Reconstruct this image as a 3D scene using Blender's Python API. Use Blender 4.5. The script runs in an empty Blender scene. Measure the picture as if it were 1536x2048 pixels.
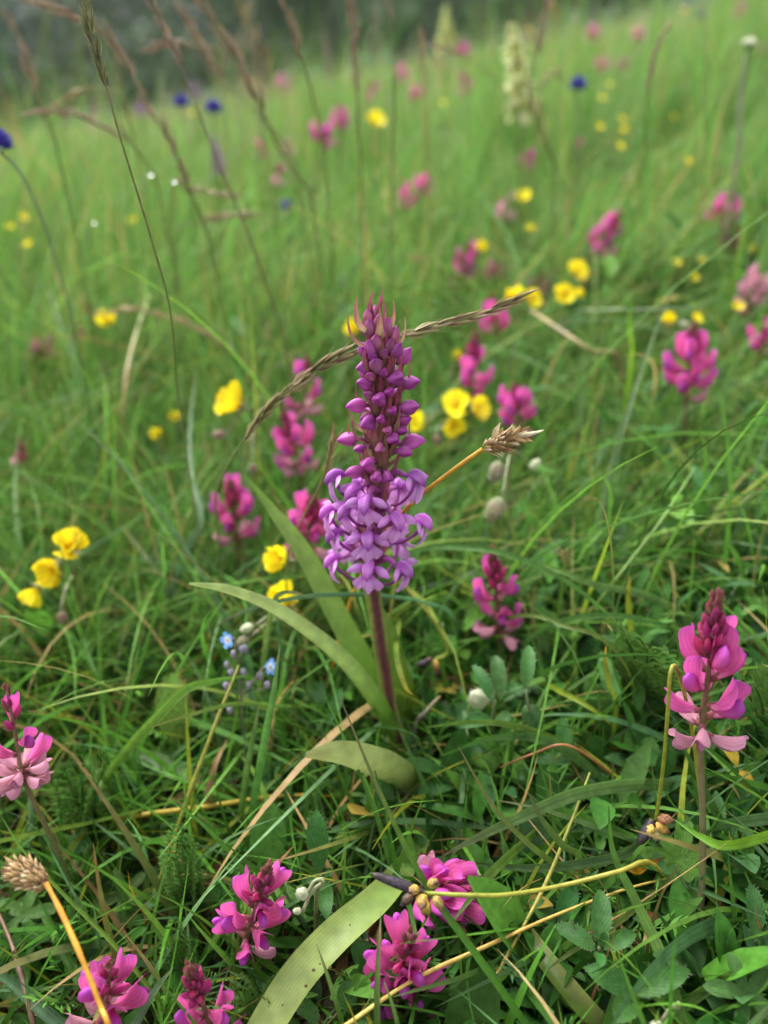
import bpy, math, random
import numpy as np
from mathutils import Vector as Vec, Matrix as Mat

random.seed(11)
rng = np.random.default_rng(11)
S = bpy.context.scene
COL = S.collection
PI = math.pi
MM = 0.001

# ------------------------------------------------------------------ camera
F_PX = 1577.0                       # focal length in pixels of the 1536 x 2048 photograph
TILT = math.radians(28.0)
CAM = Vec((0.0, 0.0, 0.22))
cam_d = bpy.data.cameras.new('camera')
cam_d.sensor_fit = 'VERTICAL'
cam_d.sensor_height = 36.0
cam_d.lens = 36.0 * F_PX / 2048.0
cam_d.clip_start = 0.005
cam_d.clip_end = 1500.0
cam_d.dof.use_dof = True
cam_d.dof.focus_distance = 0.206
cam_d.dof.aperture_fstop = cam_d.lens / 4.0
cam_d.dof.aperture_blades = 0
cam_o = bpy.data.objects.new('camera', cam_d)
COL.objects.link(cam_o)
cam_o.location = CAM
cam_o.rotation_euler = (PI / 2 - TILT, 0, 0)
S.camera = cam_o

# ------------------------------------------------------------------ sky, sun, exposure
SUN_EL, SUN_ROT = math.radians(52), math.radians(-35)
w = bpy.data.worlds.new('World')
S.world = w
w.use_nodes = True
nt = w.node_tree
nt.nodes.clear()
sky = nt.nodes.new('ShaderNodeTexSky')
sky.sky_type = 'NISHITA'
sky.sun_disc = False
sky.sun_elevation = SUN_EL
sky.sun_rotation = SUN_ROT
sky.air_density = 1.0
sky.dust_density = 4.0
sky.ozone_density = 1.0
hs = nt.nodes.new('ShaderNodeHueSaturation')
hs.inputs['Saturation'].default_value = 0.10
bg = nt.nodes.new('ShaderNodeBackground')
bg.inputs['Strength'].default_value = 0.15
ow = nt.nodes.new('ShaderNodeOutputWorld')
nt.links.new(sky.outputs[0], hs.inputs['Color'])
nt.links.new(hs.outputs[0], bg.inputs['Color'])
nt.links.new(bg.outputs[0], ow.inputs['Surface'])

sun_d = bpy.data.lights.new('sun', 'SUN')
sun_d.energy = 1.2
sun_d.angle = math.radians(40)
sun_d.color = (1.0, 0.97, 0.92)
sun_o = bpy.data.objects.new('sun', sun_d)
COL.objects.link(sun_o)
sd = Vec((math.sin(SUN_ROT) * math.cos(SUN_EL), math.cos(SUN_ROT) * math.cos(SUN_EL), math.sin(SUN_EL)))
sun_o.rotation_euler = sd.to_track_quat('Z', 'Y').to_euler()

S.view_settings.view_transform = 'Standard'
S.view_settings.look = 'None'
S.view_settings.exposure = 1.86
S.view_settings.gamma = 1.0
S.view_settings.use_curve_mapping = False
S.render.engine = 'CYCLES'
S.cycles.use_denoising = True
S.cycles.max_bounces = 8
S.cycles.diffuse_bounces = 4
S.cycles.transmission_bounces = 6
S.cycles.caustics_reflective = False
S.cycles.caustics_refractive = False
S.cycles.blur_glossy = 0.5


# ------------------------------------------------------------------ where things stand
_f = Vec((0, math.cos(TILT), -math.sin(TILT)))
_u = Vec((0, math.sin(TILT), math.cos(TILT)))
_r = Vec((1, 0, 0))
SLOPE_X, SLOPE_Y = 0.165, 0.026      # the meadow climbs to the right and a little ahead


def ground(x, y):
    return SLOPE_X * x + SLOPE_Y * y


def ray(px, py):
    return _f + _r * ((px - 768.0) / F_PX) + _u * ((1024.0 - py) / F_PX)


def P(px, py, Y):
    d = ray(px, py)
    return CAM + d * (Y / d.y)


def H(px, py, h):
    """the point h metres above the meadow"""
    if py > 1480:
        h *= max(0.58, 1 - 0.42 * (py - 1480) / 320.0)
    d = ray(px, py)
    n = Vec((-SLOPE_X, -SLOPE_Y, 1))
    t = (h - n.dot(CAM)) / n.dot(d)
    return CAM + d * t


def on_ground(p, dz=-0.003):
    return Vec((p.x, p.y, ground(p.x, p.y) + dz))


def proj(pts):
    """numpy (...,3) -> px, py, depth"""
    q = pts - np.array(CAM)
    dep = q @ np.array(_f)
    dep = np.maximum(dep, 1e-4)
    return 768 + F_PX * (q @ np.array(_r)) / dep, 1024 - F_PX * (q @ np.array(_u)) / dep, dep


def lin(h, k=1.0):
    h = h.lstrip('#')
    out = []
    for i in (0, 2, 4):
        c = int(h[i:i + 2], 16) / 255.0
        out.append((c / 12.92 if c <= 0.04045 else ((c + 0.055) / 1.055) ** 2.4) * k)
    return tuple(out)


def mix(a, b, t):
    return tuple(a[i] + (b[i] - a[i]) * t for i in range(3))


def jit(c, s=0.1):
    k = 1 + random.uniform(-s, s)
    return tuple(max(0, x * k * (1 + random.uniform(-s, s) * .4)) for x in c)


# ------------------------------------------------------------------ materials
def plant_mat(name, rough=0.5, transl=0.3, spec=0.4, noise=900.0, amt=0.25, veins=0.0, obj_rand=0.12, bump=0.0, stripes=0.0, sdepth=0.66):
    m = bpy.data.materials.new(name)
    m.use_nodes = True
    t = m.node_tree
    t.nodes.clear()
    N, L = t.nodes.new, t.links.new
    at = N('ShaderNodeAttribute'); at.attribute_name = 'Col'
    tc = N('ShaderNodeTexCoord')
    nz = N('ShaderNodeTexNoise'); nz.inputs['Scale'].default_value = noise; nz.inputs['Detail'].default_value = 3
    L(tc.outputs['Object'], nz.inputs['Vector'])
    mr = N('ShaderNodeMapRange')
    mr.inputs[1].default_value = 0.3; mr.inputs[2].default_value = 0.7
    mr.inputs[3].default_value = 1 - amt; mr.inputs[4].default_value = 1 + amt
    L(nz.outputs[0], mr.inputs[0])
    oi = N('ShaderNodeObjectInfo')
    mo = N('ShaderNodeMapRange')
    mo.inputs[3].default_value = 1 - obj_rand; mo.inputs[4].default_value = 1 + obj_rand
    L(oi.outputs['Random'], mo.inputs[0])
    mu = N('ShaderNodeMath'); mu.operation = 'MULTIPLY'
    L(mr.outputs[0], mu.inputs[0]); L(mo.outputs[0], mu.inputs[1])
    val = mu.outputs[0]
    if veins or stripes:
        pu = N('ShaderNodeAttribute'); pu.attribute_name = 'PUV'
        sp = N('ShaderNodeSeparateXYZ'); L(pu.outputs['Vector'], sp.inputs[0])
        if veins:      # slanted side veins either side of the midrib
            ab = N('ShaderNodeMath'); ab.operation = 'ABSOLUTE'; L(sp.outputs[0], ab.inputs[0])
            s1 = N('ShaderNodeMath'); s1.operation = 'MULTIPLY_ADD'; s1.inputs[1].default_value = -0.35
            L(ab.outputs[0], s1.inputs[0]); L(sp.outputs[1], s1.inputs[2])
            s2 = N('ShaderNodeMath'); s2.operation = 'MULTIPLY'; s2.inputs[1].default_value = 52
            L(s1.outputs[0], s2.inputs[0])
        else:          # lines that run lengthwise
            s2 = N('ShaderNodeMath'); s2.operation = 'MULTIPLY'; s2.inputs[1].default_value = stripes
            L(sp.outputs[0], s2.inputs[0])
        s3 = N('ShaderNodeMath'); s3.operation = 'SINE'; L(s2.outputs[0], s3.inputs[0])
        s4 = N('ShaderNodeMapRange'); s4.inputs[1].default_value = 0.35; s4.inputs[2].default_value = 1.0
        s4.inputs[3].default_value = 1.0; s4.inputs[4].default_value = 0.72 if veins else sdepth
        L(s3.outputs[0], s4.inputs[0])
        m2 = N('ShaderNodeMath'); m2.operation = 'MULTIPLY'; L(val, m2.inputs[0]); L(s4.outputs[0], m2.inputs[1])
        val = m2.outputs[0]
    hv = N('ShaderNodeHueSaturation')
    hm = N('ShaderNodeMapRange'); hm.inputs[3].default_value = 0.5 - 0.012; hm.inputs[4].default_value = 0.5 + 0.012
    L(oi.outputs['Random'], hm.inputs[0]); L(hm.outputs[0], hv.inputs['Hue'])
    L(val, hv.inputs['Value']); L(at.outputs['Color'], hv.inputs['Color'])
    pr = N('ShaderNodeBsdfPrincipled')
    pr.inputs['Roughness'].default_value = rough
    pr.inputs['Specular IOR Level'].default_value = spec
    L(hv.outputs[0], pr.inputs['Base Color'])
    bp = None
    if bump:
        bp = N('ShaderNodeBump'); bp.inputs['Strength'].default_value = bump; bp.inputs['Distance'].default_value = 0.0002
        L(val, bp.inputs['Height']); L(bp.outputs[0], pr.inputs['Normal'])
    out = N('ShaderNodeOutputMaterial')
    if transl:
        tr = N('ShaderNodeBsdfTranslucent')
        L(hv.outputs[0], tr.inputs['Color'])
        mx = N('ShaderNodeMixShader'); mx.inputs[0].default_value = transl
        L(pr.outputs[0], mx.inputs[1]); L(tr.outputs[0], mx.inputs[2]); L(mx.outputs[0], out.inputs[0])
    else:
        L(pr.outputs[0], out.inputs[0])
    return m


M_GRASS = plant_mat('grass_blade_surface', 0.45, 0.45, 0.16, 300, 0.22, stripes=9.0, sdepth=.75)
M_LEAF = plant_mat('leaf_surface', 0.5, 0.25, 0.2, 700, 0.22, veins=1.0, bump=0.6)
M_HERB = plant_mat('herb_leaf_surface', 0.5, 0.35, 0.15, 400, 0.25)
M_STRAP = plant_mat('orchid_leaf_surface', 0.4, 0.3, 0.22, 250, 0.16, stripes=34.0, sdepth=.86)
M_STEM = plant_mat('stem_surface', 0.45, 0.1, 0.4, 500, 0.22)
M_PETAL = plant_mat('petal_surface', 0.5, 0.4, 0.25, 700, 0.16)
M_ORCHID = plant_mat('orchid_petal_surface', 0.42, 0.4, 0.35, 900, 0.14, stripes=11.0, sdepth=.84, obj_rand=.16)
M_VEINED = plant_mat('veined_petal_surface', 0.5, 0.4, 0.2, 500, 0.1, stripes=26.0, sdepth=.80)
M_YELLOW = plant_mat('yellow_petal_surface', 0.45, 0.3, 0.3, 300, 0.08, stripes=14.0)
M_DRY = plant_mat('dry_scale_surface', 0.7, 0.2, 0.2, 900, 0.35)
M_FRUIT = plant_mat('sedge_fruit_surface', 0.5, 0.0, 0.3, 1400, 0.6, bump=.5)
M_BARK = plant_mat('bark_surface', 0.9, 0.0, 0.1, 6.0, 0.4)
M_TREE = plant_mat('tree_leaf_surface', 0.6, 0.25, 0.2, 0.5, 0.3, obj_rand=0.25)


def water_mat():
    m = bpy.data.materials.new('dew_water'); m.use_nodes = True
    b = m.node_tree.nodes['Principled BSDF']
    b.inputs['Base Color'].default_value = (1, 1, 1, 1)
    b.inputs['Roughness'].default_value = 0.0
    b.inputs['IOR'].default_value = 1.33
    b.inputs['Transmission Weight'].default_value = 1.0
    return m


M_DEW = water_mat()


def ground_mat():
    m = bpy.data.materials.new('meadow_soil'); m.use_nodes = True
    t = m.node_tree; N, L = t.nodes.new, t.links.new
    b = t.nodes['Principled BSDF']; b.inputs['Roughness'].default_value = 0.95
    g = N('ShaderNodeNewGeometry')
    n1 = N('ShaderNodeTexNoise'); n1.inputs['Scale'].default_value = 120; n1.inputs['Detail'].default_value = 6
    n2 = N('ShaderNodeTexNoise'); n2.inputs['Scale'].default_value = 0.6; n2.inputs['Detail'].default_value = 4
    L(g.outputs['Position'], n1.inputs['Vector']); L(g.outputs['Position'], n2.inputs['Vector'])
    r = N('ShaderNodeValToRGB')
    r.color_ramp.elements[0].position = 0.35; r.color_ramp.elements[0].color = (0.022, 0.016, 0.009, 1)
    r.color_ramp.elements[1].position = 0.7; r.color_ramp.elements[1].color = (0.055, 0.05, 0.018, 1)
    L(n1.outputs[0], r.inputs[0])
    # beyond a few metres the sheet is turf, not bare soil
    r2 = N('ShaderNodeValToRGB')
    r2.color_ramp.elements[0].position = 0.35; r2.color_ramp.elements[0].color = (0.05, 0.10, 0.018, 1)
    r2.color_ramp.elements[1].position = 0.7; r2.color_ramp.elements[1].color = (0.10, 0.16, 0.035, 1)
    L(n2.outputs[0], r2.inputs[0])
    sx = N('ShaderNodeSeparateXYZ'); L(g.outputs['Position'], sx.inputs[0])
    mr = N('ShaderNodeMapRange'); mr.inputs[1].default_value = 0.5; mr.inputs[2].default_value = 3.0
    L(sx.outputs[1], mr.inputs[0])
    mx = N('ShaderNodeMix'); mx.data_type = 'RGBA'
    L(mr.outputs[0], mx.inputs['Factor']); L(r.outputs[0], mx.inputs['A']); L(r2.outputs[0], mx.inputs['B'])
    L(mx.outputs['Result'], b.inputs['Base Color'])
    bp = N('ShaderNodeBump'); bp.inputs['Strength'].default_value = 0.8; bp.inputs['Distance'].default_value = 0.003
    L(n1.outputs[0], bp.inputs['Height']); L(bp.outputs[0], b.inputs['Normal'])
    return m


# ------------------------------------------------------------------ objects and mesh building
BASE = {}


def thing(name, label, cat, loc, group=None):
    o = bpy.data.objects.new(name, None)
    o.empty_display_size = 0.01
    COL.objects.link(o)
    o.location = loc
    o['label'] = label
    o['category'] = cat
    if group:
        o['group'] = group
    BASE[o.name] = Vec(loc)
    return o


def spline(pts, n):
    """Catmull-Rom through pts, n samples"""
    pts = [Vec(p) for p in pts]
    if len(pts) == 2:
        return [pts[0].lerp(pts[1], i / (n - 1)) for i in range(n)]
    q = [pts[0] * 2 - pts[1]] + pts + [pts[-1] * 2 - pts[-2]]
    m = len(pts) - 1
    out = []
    for i in range(n):
        s = i / (n - 1) * m
        k = min(int(s), m - 1)
        t = s - k
        a, b, c, d = q[k], q[k + 1], q[k + 2], q[k + 3]
        out.append(0.5 * ((2 * b) + (c - a) * t + (2 * a - 5 * b + 4 * c - d) * t * t + (3 * b - a - 3 * c + d) * t ** 3))
    return out


def lerp_list(vals, t):
    if not isinstance(vals, (list, tuple)):
        return vals
    s = t * (len(vals) - 1)
    k = min(int(s), len(vals) - 2)
    f = s - k
    a, b = vals[k], vals[k + 1]
    if isinstance(a, (list, tuple)):
        return mix(a, b, f)
    return a + (b - a) * f


class MB:
    def __init__(s):
        s.v, s.f, s.c, s.uv = [], [], [], []

    def add(s, p, c, uv=(0, 0, 0)):
        s.v.append(tuple(p)); s.c.append(c); s.uv.append(uv)
        return len(s.v) - 1

    def grid(s, rows, cols_rgb, uvs, closed=False):
        """rows: list of equal-length lists of points"""
        n = len(rows[0])
        i0 = len(s.v)
        for r, cr, ur in zip(rows, cols_rgb, uvs):
            for p, c, u in zip(r, cr, ur):
                s.add(p, c, u)
        for a in range(len(rows) - 1):
            for b in range(n if closed else n - 1):
                b2 = (b + 1) % n
                s.f.append((i0 + a * n + b, i0 + a * n + b2, i0 + (a + 1) * n + b2, i0 + (a + 1) * n + b))

    def tube(s, path, rad, col, n=6, samples=None, caps=True, angcol=None, flat=1.0):
        if samples:
            path = spline(path, samples)
        else:
            path = [Vec(p) for p in path]
        m = len(path)
        ref = None
        rows, cs, us = [], [], []
        for i, p in enumerate(path):
            t = (path[min(i + 1, m - 1)] - path[max(i - 1, 0)])
            if t.length < 1e-9:
                t = Vec((0, 0, 1))
            t.normalize()
            if ref is None:
                ref = Vec((1, 0, 0)) if abs(t.x) < 0.8 else Vec((0, 1, 0))
            a = (ref - t * ref.dot(t))
            if a.length < 1e-6:
                a = t.orthogonal()
            a.normalize()
            ref = a
            b = t.cross(a)
            tt = i / max(1, m - 1)
            r = lerp_list(rad, tt)
            c = lerp_list(col, tt)
            row, cr, ur = [], [], []
            for k in range(n):
                an = 2 * PI * k / n
                row.append(p + a * (r * math.cos(an)) + b * (r * flat * math.sin(an)))
                cr.append(angcol(an, tt) if angcol else c)
                ur.append((an / PI - 1, tt, 0))
            rows.append(row); cs.append(cr); us.append(ur)
        s.grid(rows, cs, us, closed=True)
        if caps:
            e = len(s.v)
            s.f.append(tuple(range(e - n, e)))
        return path

    def ribbon(s, path, wid, col, nrm=None, cols=3, fold=0.0, samples=None, twist=0.0, edge=None, wave=0.0):
        """a leaf or petal strip; nrm is a vector the face should look along; fold lifts the edges"""
        if samples:
            path = spline(path, samples)
        else:
            path = [Vec(p) for p in path]
        m = len(path)
        rows, cs, us = [], [], []
        for i, p in enumerate(path):
            t = (path[min(i + 1, m - 1)] - path[max(i - 1, 0)])
            t.normalize()
            tt = i / max(1, m - 1)
            nn = Vec(nrm) if nrm is not None else Vec((0, -0.5, 1))
            side = t.cross(nn)
            if side.length < 1e-5:
                side = t.orthogonal()
            side.normalize()
            nr = side.cross(t)
            tw = lerp_list(twist, tt) if isinstance(twist, (list, tuple)) else twist * tt
            if tw:
                side, nr = side * math.cos(tw) + nr * math.sin(tw), nr * math.cos(tw) - side * math.sin(tw)
            wd = lerp_list(wid, tt)
            fo = lerp_list(fold, tt)
            c = lerp_list(col, tt)
            row, cr, ur = [], [], []
            for k in range(cols):
                u = 2 * k / (cols - 1) - 1
                off = fo * wd * (u * u if cols > 3 else abs(u)) * 0.5
                if wave:
                    off += wave * wd * math.sin(tt * 17 + u * 2.0) * abs(u)
                row.append(p + side * (wd * 0.5 * u) + nr * off)
                cr.append(mix(c, edge, abs(u) ** 2 * .6) if edge else c)
                ur.append((u, tt, 0))
            rows.append(row); cs.append(cr); us.append(ur)
        s.grid(rows, cs, us)
        return path

    def pod(s, path, ra, rb, col, up=(0, 0, 1), n=8, samples=None, ridges=0, rdepth=0.0):
        """closed solid along a path with an elliptic section: ra sideways, rb along up"""
        if samples:
            path = spline(path, samples)
        else:
            path = [Vec(p) for p in path]
        m = len(path)
        rows, cs, us = [], [], []
        for i, p in enumerate(path):
            t = (path[min(i + 1, m - 1)] - path[max(i - 1, 0)]); t.normalize()
            side = t.cross(Vec(up))
            if side.length < 1e-5:
                side = t.orthogonal()
            side.normalize()
            nr = side.cross(t)
            tt = i / (m - 1)
            a_, b_, c = lerp_list(ra, tt), lerp_list(rb, tt), lerp_list(col, tt)
            row, cr, ur = [], [], []
            for k in range(n):
                an = 2 * PI * k / n + PI / 2
                q = 1 + rdepth * math.cos(ridges * an) if ridges else 1
                row.append(p + side * (a_ * q * math.cos(an)) + nr * (b_ * q * math.sin(an)))
                cr.append(tuple(x * (1 + (0.8 * rdepth * math.cos(ridges * an) if ridges else 0)) for x in c))
                ur.append((math.cos(an), tt, 0))
            rows.append(row); cs.append(cr); us.append(ur)
        s.grid(rows, cs, us, closed=True)

    def ball(s, c, r, col, n=8, m=6, squash=1.0):
        c = Vec(c)
        pts, rr = [], []
        for i in range(m + 1):
            th = PI * i / m
            pts.append(c + Vec((0, 0, -math.cos(th) * r * squash)))
            rr.append(max(1e-6, r * math.sin(th)))
        rows, cs, us = [], [], []
        for p, q in zip(pts, rr):
            rows.append([p + Vec((q * math.cos(2 * PI * k / n), q * math.sin(2 * PI * k / n), 0)) for k in range(n)])
            cs.append([col] * n); us.append([(0, 0, 0)] * n)
        s.grid(rows, cs, us, closed=True)

    def xf(s, M, i0=0):
        for i in range(i0, len(s.v)):
            s.v[i] = tuple(M @ Vec(s.v[i]))
        return s

    def mesh(s, name, mat, origin=None):
        me = bpy.data.meshes.new(name)
        vs = s.v if origin is None else [(a - origin[0], b - origin[1], c - origin[2]) for a, b, c in s.v]
        me.from_pydata(vs, [], s.f)
        me.polygons.foreach_set('use_smooth', [True] * len(me.polygons))
        at = me.attributes.new('Col', 'FLOAT_COLOR', 'POINT')
        at.data.foreach_set('color', [x for c in s.c for x in (c[0], c[1], c[2], 1.0)])
        uv = me.attributes.new('PUV', 'FLOAT_VECTOR', 'POINT')
        uv.data.foreach_set('vector', [x for u in s.uv for x in u])
        me.materials.append(mat)
        me.update()
        return me

    def build(s, name, mat, parent=None, label=None):
        base = BASE[parent.name] if parent is not None else None
        o = bpy.data.objects.new(name, s.mesh(name, mat, base))
        COL.objects.link(o)
        if parent is not None:
            o.parent = parent
            BASE[o.name] = base
        else:
            BASE[o.name] = Vec((0, 0, 0))
        if label:
            o['label'] = label
        return o


def put(name, me, root, Mw):
    """a part of ROOT that shares mesh ME, at world matrix MW"""
    o = bpy.data.objects.new(name, me)
    COL.objects.link(o)
    o.parent = root
    o.matrix_basis = Mat.Translation(-BASE[root.name]) @ Mw
    return o


def sub(name, me, part, Ml=None):
    o = bpy.data.objects.new(name, me)
    COL.objects.link(o)
    o.parent = part
    if Ml is not None:
        o.matrix_basis = Ml
    return o


def frame(origin, out, up=(0, 0, 1), scale=1.0):
    """Y looks along out, Z as near up as can be"""
    y = Vec(out).normalized()
    x = y.cross(Vec(up))
    if x.length < 1e-4:
        x = y.orthogonal()
    x.normalize()
    z = x.cross(y)
    m = Mat(((x.x, y.x, z.x), (x.y, y.y, z.y), (x.z, y.z, z.z))).to_4x4()
    return Mat.Translation(Vec(origin)) @ m @ Mat.Scale(scale, 4)


# ------------------------------------------------------------------ big numpy meshes (grass and ground cover)
class Field:
    def __init__(s):
        s.V, s.F, s.C, s.U, s.n = [], [], [], [], 0

    def strips(s, base, az, lean, bend, length, width, K, cb, ct, leaf=False, cols=2, fold=0.0, curve=None, twist=None, keep=None):
        N = len(base)
        if N == 0:
            return
        t = np.linspace(0, 1, K + 1)
        a = lean[:, None] + bend[:, None] * t[None]
        am = (a[:, 1:] + a[:, :-1]) / 2
        if curve is None:
            curve = np.zeros(N)
        azt = az[:, None] + curve[:, None] * t[None]
        azm = (azt[:, 1:] + azt[:, :-1]) / 2
        st = (length / K)[:, None]
        dx = np.sin(am) * np.cos(azm) * st
        dy = np.sin(am) * np.sin(azm) * st
        dz = np.cos(am) * st
        z0 = np.zeros((N, 1))
        X = base[:, 0:1] + np.concatenate([z0, np.cumsum(dx, 1)], 1)
        Y = base[:, 1:2] + np.concatenate([z0, np.cumsum(dy, 1)], 1)
        Z = base[:, 2:3] + np.concatenate([z0, np.cumsum(dz, 1)], 1)
        gz = SLOPE_X * X + SLOPE_Y * Y + 0.0015
        Z = np.where(t[None] > 0, np.maximum(Z, gz), Z)
        C = np.stack([X, Y, Z], -1)
        if keep is not None:
            ok = keep(C)
            idx = np.nonzero(ok)[0]
            C, azt, a = C[idx], azt[idx], a[idx]
            width, cb, ct = width[idx], cb[idx], ct[idx]
            twist = twist[idx] if twist is not None else None
            N = len(idx)
            if N == 0:
                return
        side = np.stack([-np.sin(azt), np.cos(azt), np.zeros_like(azt)], -1)
        nr = np.stack([-np.cos(a) * np.cos(azt), -np.cos(a) * np.sin(azt), np.sin(a)], -1)
        if twist is not None:
            cw, sw = np.cos(twist)[:, None, None], np.sin(twist)[:, None, None]
            side, nr = side * cw + nr * sw, nr * cw - side * sw
        if leaf:
            pw = np.maximum(0.04, np.sin(np.pi * np.clip(t * 0.93 + 0.05, 0, 1)) ** 0.85)
        else:
            pw = np.maximum(0.03, (1 - t ** 1.8) ** 0.85 * (0.35 + 0.65 * np.minimum(1, t * 3.5)))
        wv = width[:, None] * pw[None]
        us = np.linspace(-1, 1, cols)
        pts = C[:, :, None, :] + side[:, :, None, :] * (wv[:, :, None] * 0.5 * us)[..., None] + nr[:, :, None, :] * (wv[:, :, None] * 0.5 * fold * np.abs(us))[..., None]
        colr = cb[:, None, :] + (ct - cb)[:, None, :] * (t[None, :, None] ** 1.5)
        colr = np.repeat(colr[:, :, None, :], cols, 2)
        uv = np.zeros(pts.shape); uv[..., 0] = us; uv[..., 1] = t[None, :, None]
        n = (K + 1) * cols
        i = np.arange(K)[:, None] * cols + np.arange(cols - 1)[None]
        q = np.stack([i, i + 1, i + 1 + cols, i + cols], -1).reshape(-1, 4)
        Fq = (np.arange(N) * n)[:, None, None] + q[None] + s.n
        s.V.append(pts.reshape(-1, 3)); s.C.append(colr.reshape(-1, 3)); s.U.append(uv.reshape(-1, 3)); s.F.append(Fq.reshape(-1, 4))
        s.n += N * n

    def build(s, name, mat, label, cat):
        V = np.concatenate(s.V).astype(np.float32); Fq = np.concatenate(s.F).astype(np.int32)
        C = np.concatenate(s.C); U = np.concatenate(s.U).astype(np.float32)
        me = bpy.data.meshes.new(name)
        me.vertices.add(len(V)); me.vertices.foreach_set('co', V.ravel())
        me.loops.add(Fq.size); me.loops.foreach_set('vertex_index', Fq.ravel())
        me.polygons.add(len(Fq)); me.polygons.foreach_set('loop_start', np.arange(0, Fq.size, 4, dtype=np.int32))
        me.update(calc_edges=True)
        me.polygons.foreach_set('use_smooth', np.ones(len(Fq), dtype=bool))
        at = me.attributes.new('Col', 'FLOAT_COLOR', 'POINT')
        at.data.foreach_set('color', np.concatenate([np.clip(C, 0, 1), np.ones((len(C), 1))], 1).astype(np.float32).ravel())
        uv = me.attributes.new('PUV', 'FLOAT_VECTOR', 'POINT'); uv.data.foreach_set('vector', U.ravel())
        me.materials.append(mat)
        o = bpy.data.objects.new(name, me); COL.objects.link(o)
        o['kind'] = 'stuff'; o['label'] = label; o['category'] = cat
        return o


def blend_cols(N, palette, weights, s=0.18):
    p = np.array(palette); k = rng.choice(len(p), N, p=np.array(weights) / sum(weights))
    c = p[k] * (1 + rng.normal(0, s, (N, 1)))
    return np.clip(c * (1 + rng.normal(0, s * .3, (N, 3))), 0.003, 1)


# ================================================================== LARGE STRUCTURE
def make_ground():
    ys = np.concatenate([np.linspace(-3, 0, 5), np.linspace(0.1, 4, 30), np.linspace(5, 40, 25), np.linspace(45, 420, 16)])
    xs = np.concatenate([-np.geomspace(420, 0.3, 24), [0], np.geomspace(0.3, 420, 24)])
    mb = MB()
    rows = []
    for y in ys:
        row = []
        for x in xs:
            z = ground(x, y)
            near = max(0.0, min(1.0, (math.hypot(x, y) - 3) / 8))
            z += near * 0.12 * math.sin(x * .5 + 1) * math.sin(y * .35)
            far = max(0.0, y - 26.0)
            z -= min(far * 0.05, 2.5) * (1 if x < 12 else 0.4)
            z = z if abs(x) < 60 else ground(60 * (1 if x > 0 else -1), y) + (z - ground(x, y))
            row.append(Vec((x, y, z)))
        rows.append(row)
    mb.grid(rows, [[(0.1, 0.1, 0.05)] * len(xs)] * len(ys), [[(0, 0, 0)] * len(xs)] * len(ys))
    o = mb.build('ground', ground_mat()); o['kind'] = 'structure'


make_ground()


def make_hills():
    """the wooded hillside behind the trees"""
    mb = MB()
    rows = []
    for j in range(14):
        d = 95 + j * 9
        row = []
        for i in range(45):
            x = -190 + i * 8.6
            up = min(1, j / 9)
            top = 21.5 + 5 * math.sin(x * .028 + 1.1) + 3 * math.sin(x * .09) + (x + 60) * 0.02
            row.append(Vec((x, d + 6 * math.sin(x * .05), -12 + (top + 12) * up ** .8 + random.uniform(-.7, .7))))
        rows.append(row)
    mb.grid(rows, [[(0.020, 0.048, 0.030)] * 45] * 14, [[(0, 0, 0)] * 45] * 14)
    o = mb.build('hills', plant_mat('wooded_slope', 0.9, 0, 0.1, 0.25, 0.45)); o['kind'] = 'structure'


make_hills()


def crown_mesh(seed, tint):
    r = np.random.default_rng(seed)
    N = 1500
    lob = r.normal(0, 1, (9, 3)) * np.array([1.5, 1.5, 1.4]) + np.array([0, 0, 5.2])
    rad = r.uniform(1.1, 2.1, 9)
    k = r.integers(0, 9, N)
    d = r.normal(0, 1, (N, 3)); d /= np.linalg.norm(d, axis=1)[:, None]
    c = lob[k] + d * (rad[k] * r.uniform(.55, 1.08, N))[:, None]
    mb = MB()
    for i in range(N):
        n = Vec(d[i]) + Vec(r.normal(0, .5, 3)); n.normalize()
        a = n.orthogonal().normalized(); a.rotate(Mat.Rotation(r.uniform(0, 6.28), 3, n))
        b = n.cross(a); s_ = r.uniform(.14, .34)
        col = tuple(np.array(tint) * r.uniform(.6, 1.45))
        p = Vec(c[i])
        q = [mb.add(p + a * s_, col), mb.add(p + b * s_ * .6, col), mb.add(p - a * s_, col), mb.add(p - b * s_ * .6, col)]
        mb.f.append(tuple(q))
    return mb.mesh('crown', M_TREE), lob


def trunk_mesh(lob, seed):
    mb = MB(); rr = random.Random(seed)
    bc = [(0.09, 0.07, 0.05), (0.06, 0.05, 0.035)]
    mb.tube([(0, 0, -.4), (.1, 0, 1.5), (-.1, .1, 3.2), (0, 0, 5.5)], [.26, .2, .15, .06], bc, n=7, samples=8)
    for c in lob[:6]:
        z = rr.uniform(1.8, 3.6)
        c = Vec(c)
        mb.tube([(0, 0, z), (c.x * .5, c.y * .5, (z + c.z) / 2 + .2), tuple(c)], [.1, .07, .02], bc, n=5, samples=5)
    return mb.mesh('trunk', M_BARK)


TREES = []
for sd_, tint in ((1, (0.019, 0.050, 0.027)), (2, (0.017, 0.044, 0.034)), (3, (0.034, 0.062, 0.020))):
    cm, lob = crown_mesh(sd_, tint)
    TREES.append((cm, trunk_mesh(lob, sd_)))

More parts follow.
